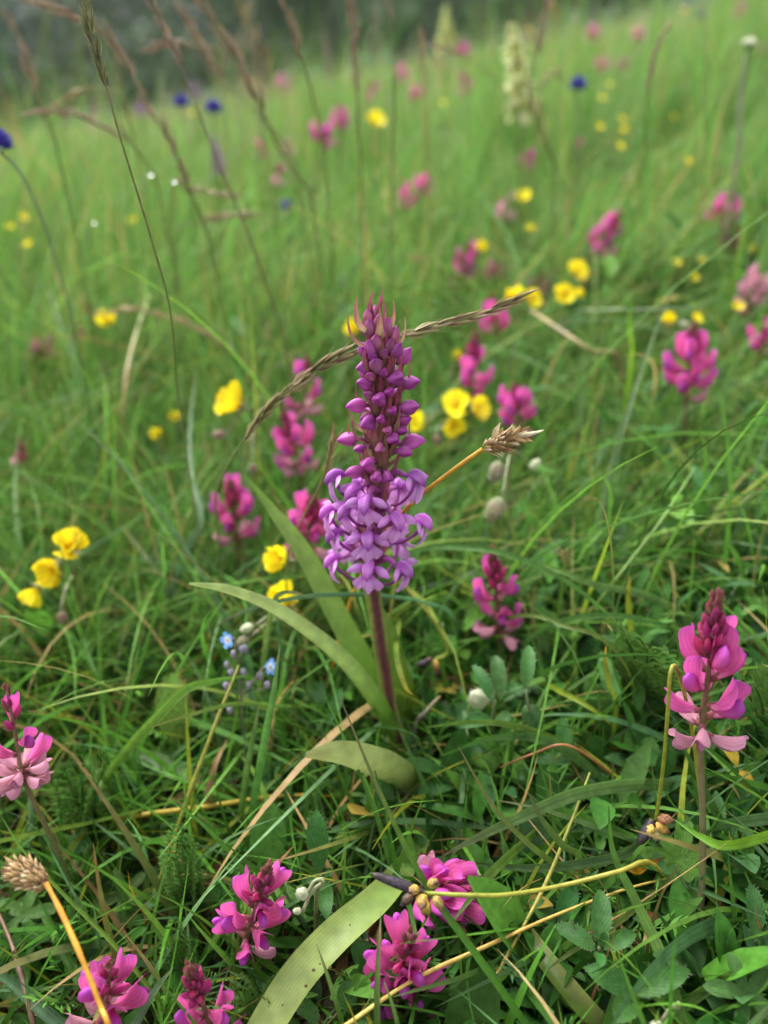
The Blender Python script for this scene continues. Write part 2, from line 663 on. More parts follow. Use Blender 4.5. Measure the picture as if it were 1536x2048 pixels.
TREE_SPOTS = []
rt = random.Random(5)
for row, (Y, n, x0, x1, sc) in enumerate([(35, 22, -24, 20, 0.42), (44, 11, -27, 14, 0.75), (56, 11, -36, 26, 1.1), (70, 12, -44, 42, 1.5), (84, 11, -52, 55, 1.9)]):
    for i in range(n):
        x = x0 + (x1 - x0) * (i + rt.uniform(.1, .9)) / n
        TREE_SPOTS.append((x, Y + rt.uniform(-4, 4), sc * rt.uniform(.8, 1.2) * (0.92 if x / Y < -.4 else 1), row))
ROWN = ['low bushy shrub at the foot of the wood where the meadow ends', 'low scrubby tree at the near edge of the wood beyond the meadow', 'dark green leafy tree in the second rank of the wood',
        'tall dark tree inside the wood behind the meadow', 'very tall bluish green tree at the back of the wood']
for k, (x, y, sc, row) in enumerate(TREE_SPOTS):
    gz = ground(x, y) - min(max(0, y - 26) * .05, 2.5) * (1 if x < 12 else .4)
    t = thing('woodland_tree', ROWN[row], 'tree', Vec((x, y, gz)), 'trees of the wood beyond the meadow')
    cm, tm = TREES[2 if row < 2 else rt.choice((0, 1, 0, 1, 2))]
    Mw = Mat.Translation((x, y, gz)) @ Mat.Rotation(rt.uniform(0, 6.28), 4, 'Z') @ Mat.Diagonal((sc, sc, sc * rt.uniform(.85, 1.15), 1))
    put('trunk', tm, t, Mw); put('crown', cm, t, Mw)

# ================================================================== COLOURS
G_DARK = (0.036, 0.104, 0.014)
G_MID = (0.062, 0.175, 0.019)
G_LITE = (0.112, 0.262, 0.034)
G_BLUE = (0.080, 0.172, 0.060)
G_PALE = (0.160, 0.255, 0.105)
G_YEL = (0.200, 0.250, 0.022)
STRAW = (0.360, 0.260, 0.095)
ORANGE = (0.560, 0.300, 0.030)
BROWN = (0.150, 0.075, 0.028)
MAROON = (0.110, 0.022, 0.040)
BLACK = (0.018, 0.013, 0.016)

exec_keep = []        # (px, py, radius, Y): what stands in front of these gets weeded


def guard(px, py, r, Y):
    exec_keep.append((px, py, r, Y))


# ================================================================== THE FRAGRANT ORCHID
OY = 0.205
AXP = [(850, 1572), (838, 1540), (800, 1478), (781, 1420), (768, 1340), (757, 1260), (746, 1190), (741, 1150), (750, 1060), (758, 980), (764, 900), (766, 820), (762, 740), (753, 670), (744, 625)]


def ax_px(py):
    for (x0, y0), (x1, y1) in zip(AXP, AXP[1:]):
        if y1 <= py <= y0:
            return x0 + (x1 - x0) * (py - y0) / (y1 - y0)
    return AXP[-1][0] if py < AXP[-1][1] else AXP[0][0]


def ax(py):
    return P(ax_px(py), py, OY)


ORCHID_BLADES = None


def build_orchid():
    base = ax(1572)
    root = thing('fragrant_orchid', 'tall fragrant orchid with a dense purple flower spike on a dark striped stem', 'orchid', on_ground(base))
    GREEN, DK = (0.20, 0.235, 0.055), (0.105, 0.028, 0.036)
    PURP = (0.25, 0.06, 0.17)
    path = [on_ground(base, -.006)] + [ax(y) for y in (1540, 1480, 1420, 1340, 1260, 1190, 1150, 1060, 980, 900, 820, 740, 670, 625)]
    path = spline(path, 60)

    def angc(an, tt):
        # two dark stripes down an otherwise olive stem, purple inside the spike
        s_ = math.cos(an * 2 + 2.6) + 0.25 * math.sin(tt * 30 + an)
        c = mix(GREEN, DK, max(0, min(1, s_ * 2.2 + .1)))
        return mix(c, PURP, max(0, min(1, (tt - .46) * 8)))
    mb = MB()
    rad = [3.0 * MM, 2.8 * MM, 2.6 * MM, 2.4 * MM, 2.5 * MM, 2.7 * MM, 2.3 * MM, 2.0 * MM, 1.8 * MM, 1.5 * MM, 1.1 * MM, .6 * MM]
    mb.tube(path, rad, GREEN, n=12, angcol=angc)
    mb.build('stem', M_STEM, root)

    # ---- shared flower parts, millimetres, flower centre at the origin, Y out of the spike
    PALE, ROSE, DEEP = (0.66, 0.33, 0.70), (0.50, 0.135, 0.555), (0.37, 0.042, 0.36)

    def hood():
        m = MB()
        pts = [(0, -2.4, .1), (0, -2.0, .4), (0, -.9, 1.0), (0, .4, 1.15), (0, 1.7, .55), (0, 2.7, -.6), (0, 3.2, -1.7)]
        m.pod(pts, [.25, 1.05, 1.6, 1.75, 1.5, .85, .1], [.3, 1.0, 1.45, 1.6, 1.4, .8, .1], [DEEP, ROSE, ROSE, ROSE, mix(ROSE, PALE, .5), ROSE, DEEP], n=24, samples=13, ridges=3, rdepth=.17)
        return m.mesh('hood', M_ORCHID)

    def lip(v):
        m = MB(); rr = random.Random(v)
        nu, nv = 19, 10
        rows, cs, us = [], [], []
        for j in range(nv):
            t = j / (nv - 1)
            row, cr, ur = [], [], []
            for i in range(nu):
                u = 2 * i / (nu - 1) - 1
                L = 1 - .25 * (1 - math.cos(PI * 3 * u)) / 2 + (.12 * (1 - abs(u) * 1.4) if abs(u) < .34 else 0)
                hw = .8 + 3.9 * (math.sin(min(1, t * 1.25) * PI / 2) ** 1.4)
                s_ = t * L
                x = u * hw * (1 - .12 * max(0, t - .7))
                z = -.5 - 6.3 * s_ + .5 * abs(u)
                y = .8 + 2.0 * math.sin(s_ * 2.1) - 1.0 * u * u * t + .35 * math.sin(u * 6 + v) * t - 1.3 * t * t
                row.append(Vec((x, y, z)))
                c = mix(ROSE, PALE, min(1, .35 + 1.0 * t * (1 - .4 * abs(u))))
                if t < .25:
                    c = mix(c, DEEP, .4)
                cr.append(c); ur.append((u, t, 0))
            rows.append(row); cs.append(cr); us.append(ur)
        m.grid(rows, cs, us)
        return m.mesh('lip', M_ORCHID)

    def sepal(sg):
        m = MB()
        m.ribbon([(sg * .8, -.6, .5), (sg * 2.3, .2, .9), (sg * 4.4, .9, .4), (sg * 6.2, 1.4, -.5)], [1.1, 2.1, 2.7, 2.3, .7], [DEEP, ROSE, PALE, ROSE], nrm=(0, 1, .5), cols=5, fold=-.7, samples=8)
        return m.mesh('sepal', M_ORCHID)

    def spur():
        m = MB()
        m.tube([(0, .2, -.6), (.2, -.6, -3.6), (.4, -2.6, -7.0), (.3, -5.5, -9.6), (0, -7.6, -10.2)], [.62, .5, .45, .4, .2], [ROSE, (0.30, .06, .27), DEEP], n=6, samples=9)
        return m.mesh('spur', M_ORCHID)

    def bud(c0, c1, slim):
        m = MB()
        m.pod([(0, -.6, 0), (0, .3, 0), (0, 1.7, .1), (0, 3.1, .15), (0, 4.5, .1), (0, 5.5, -.1)], [.5, 1.5 * slim, 2.15 * slim, 1.9 * slim, 1.0 * slim, .08], [.5, 1.45 * slim, 2.05 * slim, 1.85 * slim, .95 * slim, .08],
              [c0, mix(c0, c1, .4), c1, c1, mix(c1, DEEP, .4), DEEP], n=24, samples=13, ridges=3, rdepth=.14)
        return m.mesh('bud', M_ORCHID)
    HOOD, SPUR = hood(), spur()
    LIPS = [lip(1), lip(2), lip(3)]
    SEP = [sepal(-1), sepal(1)]
    BUDS = [bud((.46, .20, .33), (.51, .12, .43), .92), bud((.40, .13, .30), (.46, .09, .39), .88), bud((.50, .27, .30), (.46, .15, .28), .88)]

    def place(px, py, R):
        a = ax(py)
        p0 = P(px, py, OY)
        dx = p0.x - a.x
        R = max(R, abs(dx) * 1.03)
        az = math.asin(max(-1, min(1, dx / R)))
        pos = P(px, py, OY - R * math.cos(az))
        return pos, az, a, R

    def ax_at_z(z):
        lo = min(path, key=lambda q: abs(q.z - z))
        return lo

    def bract(att, out, L, c0, c1, k=1.0):
        m = MB()
        up = Vec((0, 0, 1)); sd2 = Vec((-out.y, out.x, 0))
        j = random.uniform(-.15, .15)
        pts = [att, att + out * (3.0 * MM * L) + up * (1.6 * MM * L) + sd2 * j * L * MM, att + out * (5.4 * MM * L * k) + up * (5.0 * MM * L), att + out * (6.2 * MM * L * k) + up * (9.2 * MM * L) + sd2 * (j * 3 * MM), att + out * (6.0 * MM * L * k) + up * (12.5 * MM * L) + sd2 * (j * 9 * MM)]
        m.ribbon(pts, [1.5 * MM * L, 3.1 * MM * L, 2.4 * MM * L, 1.0 * MM * L, .16 * MM], [c0, c0, mix(c0, c1, .5), c1, c1], nrm=-out + up * .3, cols=5, fold=.7, samples=10, edge=c1)
        m.build('bract', M_HERB, root)

    BR0, BR1 = (0.27, 0.23, 0.10), (0.30, 0.060, 0.115)

    def flower(pos, az, spread=1.0, sc=1.0):
        out = Vec((math.sin(az), -math.cos(az), 0))
        att = ax_at_z(pos.z - 2.6 * MM)
        fr = frame(pos, out + Vec((random.uniform(-.25, .25), 0, random.uniform(-.3, .02))), (random.uniform(-.15, .15), 0, 1), MM * sc)
        m = MB()
        end = fr @ Vec((0, -2.2, .2))
        midp = att.lerp(end, .6) + Vec((0, 0, 2.0 * MM))
        m.tube([att, att.lerp(midp, .5) + out * MM, midp, end], [.9 * MM, 1.2 * MM, 1.0 * MM, .6 * MM], [(.20, .04, .13), (.27, .05, .20), (.36, .08, .34)], n=7, samples=9)
        f = m.build('flower', M_STEM, root)
        for nm, me in (('hood', HOOD), ('lip', random.choice(LIPS)), ('spur', SPUR), ('sepal', SEP[0]), ('sepal', SEP[1])):
            o = sub(nm, me, f, Mat.Translation(-BASE[root.name]) @ fr @ Mat.Rotation(random.uniform(-.12, .12), 4, 'Z' if nm != 'sepal' else 'Y'))
        bract(att, out, .95, BR0, BR1, 1.05)

    def budset(pos, az, el, kind, sc, br=1.0):
        out = Vec((math.sin(az), -math.cos(az), 0))
        d = out * math.cos(el) + Vec((0, 0, math.sin(el)))
        att = ax_at_z(pos.z - 3.2 * MM * sc - 1.0 * MM)
        start = pos - d * (3.0 * MM * sc)
        m = MB()
        m.tube([att, att.lerp(start, .5) + Vec((0, 0, .9 * MM)), start, start + d * (.6 * MM)], [.8 * MM, .8 * MM, .65 * MM, .6 * MM], [(.20, .05, .13), (.26, .08, .18), (.33, .09, .28)], n=6, samples=7)
        fr = frame(start, d, (0, 0, 1), MM * sc)
        b = put('bud', BUDS[kind], root, fr @ Mat.Rotation(random.uniform(-.6, .6), 4, 'Y'))
        stalk = m.mesh('bud_stalk', M_STEM, None)
        sub('bud_stalk', stalk, b, b.matrix_basis.inverted() @ Mat.Translation(-BASE[root.name]))
        if br:
            bract(att, out, br, mix(BR0, (0.25, .2, .1), random.random() * .5), BR1, .9)

    # open flowers, lowest first (where their hoods sit)
    for px, py, R in [(668, 1122, 11.5), (738, 1142, 12.5), (806, 1140, 12.5), (735, 1080, 13), (672, 1070, 10), (792, 1042, 13), (843, 1046, 12), (694, 1022, 12), (660, 1024, 11), (732, 1008, 12.5), (672, 955, 11.5), (830, 958, 12), (708, 985, 10)]:
        pos, az, a, R = place(px, py, R * MM)
        flower(pos, az)
    for py in (1115, 1060, 1000):      # round the back
        for da in (-.7, .7):
            az = PI + da + random.uniform(-.2, .2)
            a = ax(py + random.uniform(-8, 8))
            pos = a + Vec((math.sin(az), -math.cos(az), 0)) * (11 * MM)
            flower(pos, az)
    # buds
    for px, py, R, el, k, sc in [(733, 930, 11, .25, 1, 1.0), (776, 956, 11, .1, 1, .95), (704, 945, 10, .2, 0, 1.0), (691, 879, 10, .05, 0, 1.08), (789, 879, 11, .2, 1, .95), (832, 884, 10, .25, 0, 1.1), (812, 905, 9, .1, 1, .9),
                                 (732, 848, 10, .3, 1, 1.0), (708, 812, 9.5, .15, 0, 1.1), (822, 815, 9.5, .35, 0, 1.08), (758, 799, 10, .5, 1, .95), (812, 840, 8, .3, 1, .9), (725, 767, 8, .3, 0, 1.0), (824, 765, 8.5, .45, 0, 1.05), (795, 757, 8.5, .6, 0, 1.0),
                                 (752, 729, 8, .75, 2, .92), (725, 736, 7.5, .35, 0, 1.0), (812, 709, 7, .9, 0, .95), (795, 697, 7, .9, 0, .98), (741, 692, 7, .9, 0, .95), (753, 681, 7, 1.0, 2, .9), (790, 667, 5.5, 1.1, 2, .85), (774, 651, 5, 1.15, 2, .9), (740, 652, 5, 1.2, 2, .85), (757, 640, 4.5, 1.25, 2, .85), (737, 630, 3.5, 1.3, 2, .72), (750, 624, 2, 1.45, 2, .7),
                                 (728, 655, 4.5, 1.2, 2, 0.66), (766, 664, 5.5, 1.1, 2, 0.70), (780, 688, 6.5, .9, 2, 0.70), (728, 702, 6.5, .8, 1, 0.70), (768, 706, 7, .8, 2, 0.70), (744, 714, 7.5, .7, 1, 0.66), (768, 744, 8, .6, 1, 0.70), (740, 752, 8, .5, 2, 0.70), (780, 784, 8.5, .4, 1, 0.70), (734, 790, 9, .4, 2, 0.70), (786, 822, 9, .3, 1, 0.70), (728, 836, 9, .2, 2, 0.70), (762, 838, 10, .4, 1, 0.66), (776, 862, 10, .3, 2, 0.70), (716, 898, 10, .1, 1, 0.74), (760, 898, 11, .3, 2, 0.70), (806, 862, 9, .2, 1, 0.70), (752, 955, 12, .2, 0, .9)]:
        pos, az, a, R = place(px, py, R * MM)
        budset(pos, az, el + random.uniform(-.2, .25), k, sc * random.uniform(.88, 1.08), 1.1 if py > 720 else .72)
    for py in range(890, 700, -46):
        for da in (-.5, .6):
            az = PI + da + random.uniform(-.2, .2)
            q = (900 - py) / 260
            pos = ax(py) + Vec((math.sin(az), -math.cos(az), 0)) * ((9.5 - 4.5 * q) * MM)
            budset(pos, az, .2 + q * .8, random.choice((0, 1)), .9, .95)
    for px, py, R in [(768, 720, 7), (782, 772, 8), (766, 830, 9), (790, 846, 9), (740, 880, 8), (770, 920, 9), (720, 905, 8), (800, 930, 8), (760, 680, 5), (738, 700, 6), (752, 745, 7), (778, 735, 7), (745, 790, 8), (800, 790, 8), (735, 822, 8), (775, 870, 9), (755, 900, 9), (745, 935, 9), (790, 905, 9), (808, 868, 9), (716, 860, 9), (786, 700, 6), (768, 655, 5), (745, 668, 5)]:
        pos, az, a, R = place(px, py + 22, R * MM * .45)
        bract(ax_at_z(pos.z), Vec((math.sin(az + random.uniform(-.3, .3)), -math.cos(az), 0)), random.uniform(.85, 1.1), mix(BR0, (.36, .33, .18), random.random() * .7), mix(BR1, BR0, random.random() * .5), random.uniform(1.05, 1.5))

    # leaves
    LF, LP = (0.115, 0.215, 0.026), (0.270, 0.335, 0.110)

    def strap(pts, wid, cols_, nrm, fold=.35, tip=None, n=22, edge=None, twist=0.0):
        m = MB()
        m.ribbon([P(*p) if p[2] > .1 else H(*p) for p in pts], [x * MM for x in wid], cols_, nrm=nrm, cols=9, fold=fold, samples=n * 2, edge=edge, twist=twist)
        return m.build('leaf', M_STRAP, root)
    strap([(800, 1490, .203), (765, 1420, .200), (690, 1325, .196), (570, 1232, .192), (465, 1185, .189), (378, 1168, .187)], [4.5, 6.2, 5.6, 4.8, 4.0, 3.0, .9], [LF, LF, mix(LF, LP, .6), LP, LP, LP], (.35, -1, -.1), -.7)
    strap([(812, 1500, .209), (760, 1390, .212), (690, 1260, .216), (610, 1110, .222), (545, 1020, .226), (490, 950, .229)], [6, 7.5, 8.0, 7.2, 5.4, 2.8, .5], [LF, LF, mix(LF, LP, .35), mix(LF, LP, .4), LF], (.3, -1, .35), .5)
    strap([(870, 1605, .200), (800, 1552, .182), (735, 1522, .172), (675, 1506, .166), (612, 1510, .162)], [7, 10, 10.5, 8.6, 6, 1.5], [LF, mix(LF, LP, .6), LP, LP, mix(LP, STRAW, .3)], (0, -1, .5), -.3)
    strap([(860, 1575, .209), (835, 1470, .213), (800, 1350, .217), (775, 1255, .220), (742, 1190, .222)], [6, 7.5, 7, 5, .8], [LF, LF, mix(LF, G_BLUE, .5)], (.2, -1, .3), .5)
    strap([(862, 1640, .004), (825, 1715, .022), (760, 1795, .036), (670, 1875, .041), (590, 1965, .036), (515, 2090, .024), (490, 2160, .01)], [4, 6.5, 8.6, 9.4, 9.6, 9.2, 6], [G_DARK, mix(LF, LP, .2), mix(LF, LP, .7), LP, mix(LP, G_YEL, .4)], (-.2, -.3, 1), .25, edge=mix(LP, G_YEL, .5))
    strap([(880, 1610, .010), (930, 1720, .022), (1000, 1820, .030), (1080, 1925, .033), (1160, 2020, .028), (1250, 2110, .012)], [4, 6, 6.8, 6.4, 6, 5], [G_DARK, G_DARK, (.06, .10, .015), (.075, .11, .02)], (.5, -.3, .9), .75, edge=(.22, .22, .06))
    # little brown specks where the big pale leaf has been nibbled
    m = MB()
    for px, py in [(627, 1940), (640, 1928), (612, 1972), (660, 1935), (565, 2010), (735, 1880), (700, 1850)]:
        p = H(px, py, .0425)
        m.ball(p, random.uniform(.25, .5) * MM, (.09, .05, .02), n=6, m=4, squash=.4)
    m.build('blemish', M_DRY, root)
    guard(750, 900, 190, .188); guard(755, 1100, 190, .188); guard(755, 700, 130, .188); guard(765, 1300, 60, .195)
    guard(560, 1235, 60, .185); 
    for gx, gy in [(770, 1795), (720, 1850), (670, 1890), (620, 1945), (580, 2000), (545, 2040), (510, 2048)]:
        guard(gx, gy, 46, H(gx, gy, .03).y + .001)
    guard(650, 1512, 50, .158); guard(730, 1525, 50, .168); guard(800, 1560, 40, .178)


build_orchid()


# ================================================================== SAINFOIN
PINK, HOT, VIO, PALEP, FADE = (0.71, 0.115, 0.37), (0.52, 0.035, 0.21), (0.44, 0.075, 0.50), (0.76, 0.30, 0.46), (0.55, 0.29, 0.33)
CAL = (0.17, 0.085, 0.05)


def sf_calyx():
    m = MB()
    m.pod([(0, -.2, 0), (0, .6, 0), (0, 1.8, 0), (0, 2.6, .1)], [.35, .95, 1.25, 1.2], [.35, .95, 1.25, 1.2], [CAL, CAL, mix(CAL, HOT, .3), mix(CAL, HOT, .4)], n=7)
    for k in range(5):
        a = 2 * PI * k / 5
        x, z = math.cos(a), math.sin(a)
        m.ribbon([(x * 1.15, 2.3, z * 1.15), (x * 1.4, 3.6, z * 1.4), (x * 1.5, 5.0, z * 1.5)], [.8, .5, .05], [CAL, mix(CAL, HOT, .3)], nrm=(x, 0, z), cols=2)
    return m


def sf_standard(seed, c0, c1, c2):
    r = random.Random(seed); m = MB()
    k = r.uniform(.85, 1.15)
    m.ribbon([(0, 1.6, .5), (0, 3.6, 1.5), (0, 6.4, 3.0 * k), (0, 9.2, 5.0 * k), (0, 11.0, 6.9 * k), (0, 11.5, 7.9 * k)], [1.6, 3.6, 6.0, 7.0, 6.0, 2.0], [c0, c1, c1, c1, mix(c1, c2, .5), c2],
             nrm=(r.uniform(-.15, .15), -1, 1.2), cols=9, fold=-.95, samples=12, wave=.022)
    return m


def sf_keel(seed, c0, c1, c2):
    r = random.Random(seed); m = MB()
    k = r.uniform(.9, 1.15)
    m.pod([(0, 1.4, -.1), (0, 3.0, -.3), (0, 5.6, -.5), (0, 8.4, .2), (0, 10.6, 1.6 * k), (0, 11.6, 3.2 * k)], [.3, .85, 1.5, 1.75, 1.3, .15], [.35, 1.2, 2.2, 2.75, 2.2, .3], [c0, c1, c1, mix(c1, c2, .35), mix(c1, c2, .7), c2], n=10, samples=11)
    return m


def sf_wing(sg, c0, c1):
    m = MB()
    m.ribbon([(sg * .9, 1.6, .2), (sg * 1.6, 4.2, .6), (sg * 2.1, 6.6, 1.0)], [.6, 1.7, .5], [c0, c1], nrm=(sg, 0, .3), cols=3, samples=5)
    return m


def sf_bud(c0, c1, c2):
    m = MB()
    m.pod([(0, -.2, 0), (0, .8, 0), (0, 2.2, .2), (0, 4.2, .6), (0, 6.0, 1.1), (0, 7.0, 1.5)], [.3, .85, .95, .85, .45, .05], [.3, .95, 1.15, 1.15, .7, .06], [c0, c0, mix(c0, c1, .6), c1, mix(c1, PALEP, .15), c2], n=12, samples=10, ridges=4, rdepth=.12)
    rr = random.Random(4)
    for k in range(14):
        a, t = rr.uniform(0, 6.28), rr.uniform(.5, 4.5)
        d = Vec((math.cos(a), .7, math.sin(a)))
        p = Vec((math.cos(a) * 1.0, t, math.sin(a) * 1.1 + .06 * t))
        sd2 = d.orthogonal().normalized() * .05
        i = [m.add(p + sd2, (.4, .33, .26)), m.add(p - sd2, (.4, .33, .26)), m.add(p + d * rr.uniform(.5, 1.0), (.5, .42, .34))]
        m.f.append(tuple(i))
    for k in range(4):
        a = 2 * PI * k / 4 + .5
        x, z = math.cos(a), math.sin(a)
        m.ribbon([(x * 1.0, 1.2, z * 1.1), (x * 1.5, 2.8, .2 + z * 1.6), (x * 1.3, 4.6, .4 + z * 1.6)], [.9, .5, .05], [c0, mix(c0, c1, .3)], nrm=(x, 0, z), cols=2)
    return m


SF = dict(
    calyx=sf_calyx().mesh('flower', M_HERB),
    std=[sf_standard(i, PALEP, PINK, mix(PINK, VIO, .6)).mesh('standard_petal', M_VEINED) for i in range(3)],
    keel=[sf_keel(i, PALEP, PINK, VIO).mesh('keel_petal', M_PETAL) for i in range(3)],
    wing=[sf_wing(s_, PALEP, PINK).mesh('wing_petal', M_PETAL) for s_ in (-1, 1)],
    fstd=[sf_standard(i + 7, FADE, mix(PALEP, FADE, .6), mix(FADE, VIO, .25)).mesh('standard_petal', M_VEINED) for i in range(2)],
    fkeel=[sf_keel(i + 7, FADE, mix(PALEP, FADE, .5), mix(FADE, VIO, .3)).mesh('keel_petal', M_PETAL) for i in range(2)],
    bud=[sf_bud(CAL, HOT, HOT).mesh('bud', M_PETAL), sf_bud(CAL, (.36, .022, .14), HOT).mesh('bud', M_PETAL), sf_bud((.20, .17, .06), (.24, .06, .07), (.25, .12, .05)).mesh('bud', M_PETAL)],
)


def sf_simple(seed, faded=False):
    a, b, c = (FADE, mix(PALEP, FADE, .6), mix(FADE, VIO, .3)) if faded else (PALEP, PINK, mix(PINK, VIO, .7))
    m = MB()
    m.pod([(0, 0, 0), (0, 1.2, 0), (0, 2.6, .1)], [.35, 1.1, 1.2], [.35, 1.1, 1.2], [CAL, CAL], n=6)
    k0 = len(m.v)
    for q in (sf_standard(seed, a, b, c), sf_keel(seed, a, b, c)):
        n0 = len(m.v)
        m.v += q.v; m.c += q.c; m.uv += q.uv
        m.f += [tuple(i + n0 for i in f) for f in q.f]
    return m.mesh('flower', M_PETAL)


SF_SIMPLE = [sf_simple(1), sf_simple(2)]
SF_FADED = [sf_simple(3, True)]
GA = 2.39996


def sainfoin(label, top, bot, Yt, Yb, fs=.85, n=(3, 9, 12), detail=True, foot=None, dark=0.0, seed=None, green_tip=True, pale=False, group='sainfoin flowers in the meadow'):
    r = random.Random(seed if seed is not None else hash(label) % 9999)
    r = random.Random(sum(ord(c) * (i + 1) for i, c in enumerate(label)) if seed is None else seed)
    T, B = P(*top, Yt), P(*bot, Yb)
    if foot:
        G = on_ground(H(*foot, 0.0))
    else:
        G = on_ground(B + Vec((r.uniform(-.008, .008), r.uniform(-.004, .01), 0)) * (1 + Yb))
    root = thing('sainfoin', label, 'sainfoin', G, group)
    axd = (T - B); L = axd.length; axd.normalize()
    bend = B.lerp(G, .5) + Vec((r.uniform(-.003, .003), r.uniform(-.002, .004), 0)) * (1 + Yb * 2)
    m = MB()
    sw = .92 * MM * (fs / .85)
    m.tube([G, bend, B, B.lerp(T, .5), T], [sw, sw, sw * .95, sw * .75, sw * .4], [(.11, .12, .045), (.12, .105, .045), (.17, .10, .06), (.17, .08, .06)], n=8, samples=16)
    m.build('stem', M_STEM, root)
    x0 = axd.orthogonal().normalized(); y0 = axd.cross(x0)
    n_w, n_o, n_b = [int(round(q * k_)) for q, k_ in zip(n, (1.2, 1.12, 1.9) if detail else (1.1, 1.0, 1.2))]
    tot = n_w + n_o + n_b
    ph = r.uniform(0, 6.28)
    # flowers crowd the lower two thirds, buds the top third
    for k in range(tot):
        az = ph + k * GA + r.uniform(-.25, .25)
        out = x0 * math.cos(az) + y0 * math.sin(az)
        if k < n_w:
            t = .02 + .16 * k / max(1, n_w)
            el = r.uniform(-.35, .25) if detail else r.uniform(-.2, .3)
            s_ = fs * r.uniform(.72, .9)
        elif k < n_w + n_o:
            q = (k - n_w) / max(1, n_o - 1)
            t = (.16 if n_w else .04) + (.44 if n_b else .7) * q
            el = .16 + .55 * q + r.uniform(-.28, .28)
            s_ = fs * r.uniform(.88, 1.08)
        else:
            q = (k - n_w - n_o) / max(1, n_b - 1)
            t = (.60 if n_o else .1) + (.36 if n_o else .86) * q
            el = .85 + .5 * q + r.uniform(-.15, .15)
            s_ = fs * (1.22 - .55 * q) * r.uniform(.9, 1.08)
        pos = B.lerp(T, t) + out * (sw * .6)
        d = out * math.cos(el) + axd * math.sin(el)
        fr = frame(pos, d, axd, MM * s_) @ Mat.Rotation(r.uniform(-.25, .25), 4, 'Y')
        if k < n_w + n_o:
            fd = k < n_w or pale
            if detail:
                f = put('flower', SF['calyx'], root, fr)
                sub('standard_petal', r.choice(SF['fstd'] if fd else SF['std']), f)
                sub('keel_petal', r.choice(SF['fkeel'] if fd else SF['keel']), f)
                if not fd:
                    sub('wing_petal', SF['wing'][0], f); sub('wing_petal', SF['wing'][1], f)
            else:
                put('flower', r.choice(SF_FADED if fd else SF_SIMPLE), root, fr)
        else:
            q = (k - n_w - n_o) / max(1, n_b - 1)
            kind = 2 if (q > .72 and green_tip) else (1 if q > .35 or r.random() < dark else 0)
            put('bud', SF['bud'][kind], root, fr)
    return root


def near_guard(top, bot, Y, r=75):
    for t in (0, .5, 1):
        guard(top[0] + (bot[0] - top[0]) * t, top[1] + (bot[1] - top[1]) * t, r, Y)


SF_NEAR = [
    ('tall pink sainfoin with violet tipped petals and a long bare hairy stem at the edge', (1434, 1190), (1402, 1480), .150, .150, .83, (3, 8, 15), (1398, 1945)),
    ('sainfoin of pink petals over faded ones, standing beside the dark purple orchid stem', (985, 1098), (1000, 1275), .236, .240, .86, (4, 6, 9), (1010, 1430)),
    ('bright pink sainfoin low in the grass beside a fuzzy green bud, greenish bud tip', (540, 1728), (487, 1895), .126, .137, .80, (2, 9, 9), (470, 1930)),
    ('pink and mauve sainfoin crossed by an orange sedge stalk', (222, 1925), (205, 2065), .113, .118, .86, (4, 7, 4), (205, 2110)),
    ('half open sainfoin with a brown green bud cone and few magenta petals', (378, 1932), (430, 2075), .111, .116, .74, (0, 6, 16), (440, 2110)),
    ('deep pink sainfoin seen from above under a pale yellow stalk', (818, 1868), (800, 2000), .117, .126, .86, (2, 12, 7), (800, 2040)),
    ('pink sainfoin touching a blackened sedge head, its green buds leaning aside', (925, 1788), (846, 1770), .138, .145, .80, (2, 11, 7), (850, 1850)),
]
for lab, top, bot, Yt, Yb, fs, n, foot in SF_NEAR:
    sainfoin(lab, top, bot, Yt, Yb, fs, n, True, foot)
    near_guard(top, bot, min(Yt, Yb) - .008, 80)

SF_MID = [
    ('fading sainfoin at the edge, bright petals above and pale withered ones below', (12, 1372), (50, 1565), .155, .158, .66, (11, 4, 3), True),
    ('open star shaped sainfoin with dark bud cone next to pale fuzzy buds', (460, 968), (474, 1085), .30, .30, .95, (2, 6, 7), True),
    ('sainfoin with two lobes of pink petals below the yellow rockrose', (566, 822), (604, 945), .335, .337, .86, (5, 7, 5), True),
    ('pale fading sainfoin behind the drooping grass ear', (614, 716), (606, 830), .39, .39, .85, (5, 4, 5), True),
    ('dark red sainfoin half hidden behind the upright orchid leaf', (625, 1003), (618, 1100), .27, .275, .95, (2, 8, 8), True),
    ('sainfoin with a tall dark maroon bud spike over a ring of pink petals', (950, 668), (944, 795), .40, .40, .80, (0, 6, 18), True),
    ('loose pink sainfoin beside the yellow cluster and the tan seed head', (1030, 775), (1042, 860), .36, .36, .82, (1, 7, 6), True),
    ('large bright magenta sainfoin with one flower low on its stem', (1388, 655), (1372, 800), .36, .36, .98, (2, 9, 7), True),
]
for lab, top, bot, Yt, Yb, fs, n, det in SF_MID:
    sainfoin(lab, top, bot, Yt, Yb, fs, n, det)
    near_guard(top, bot, min(Yt, Yb) - .01, 45)

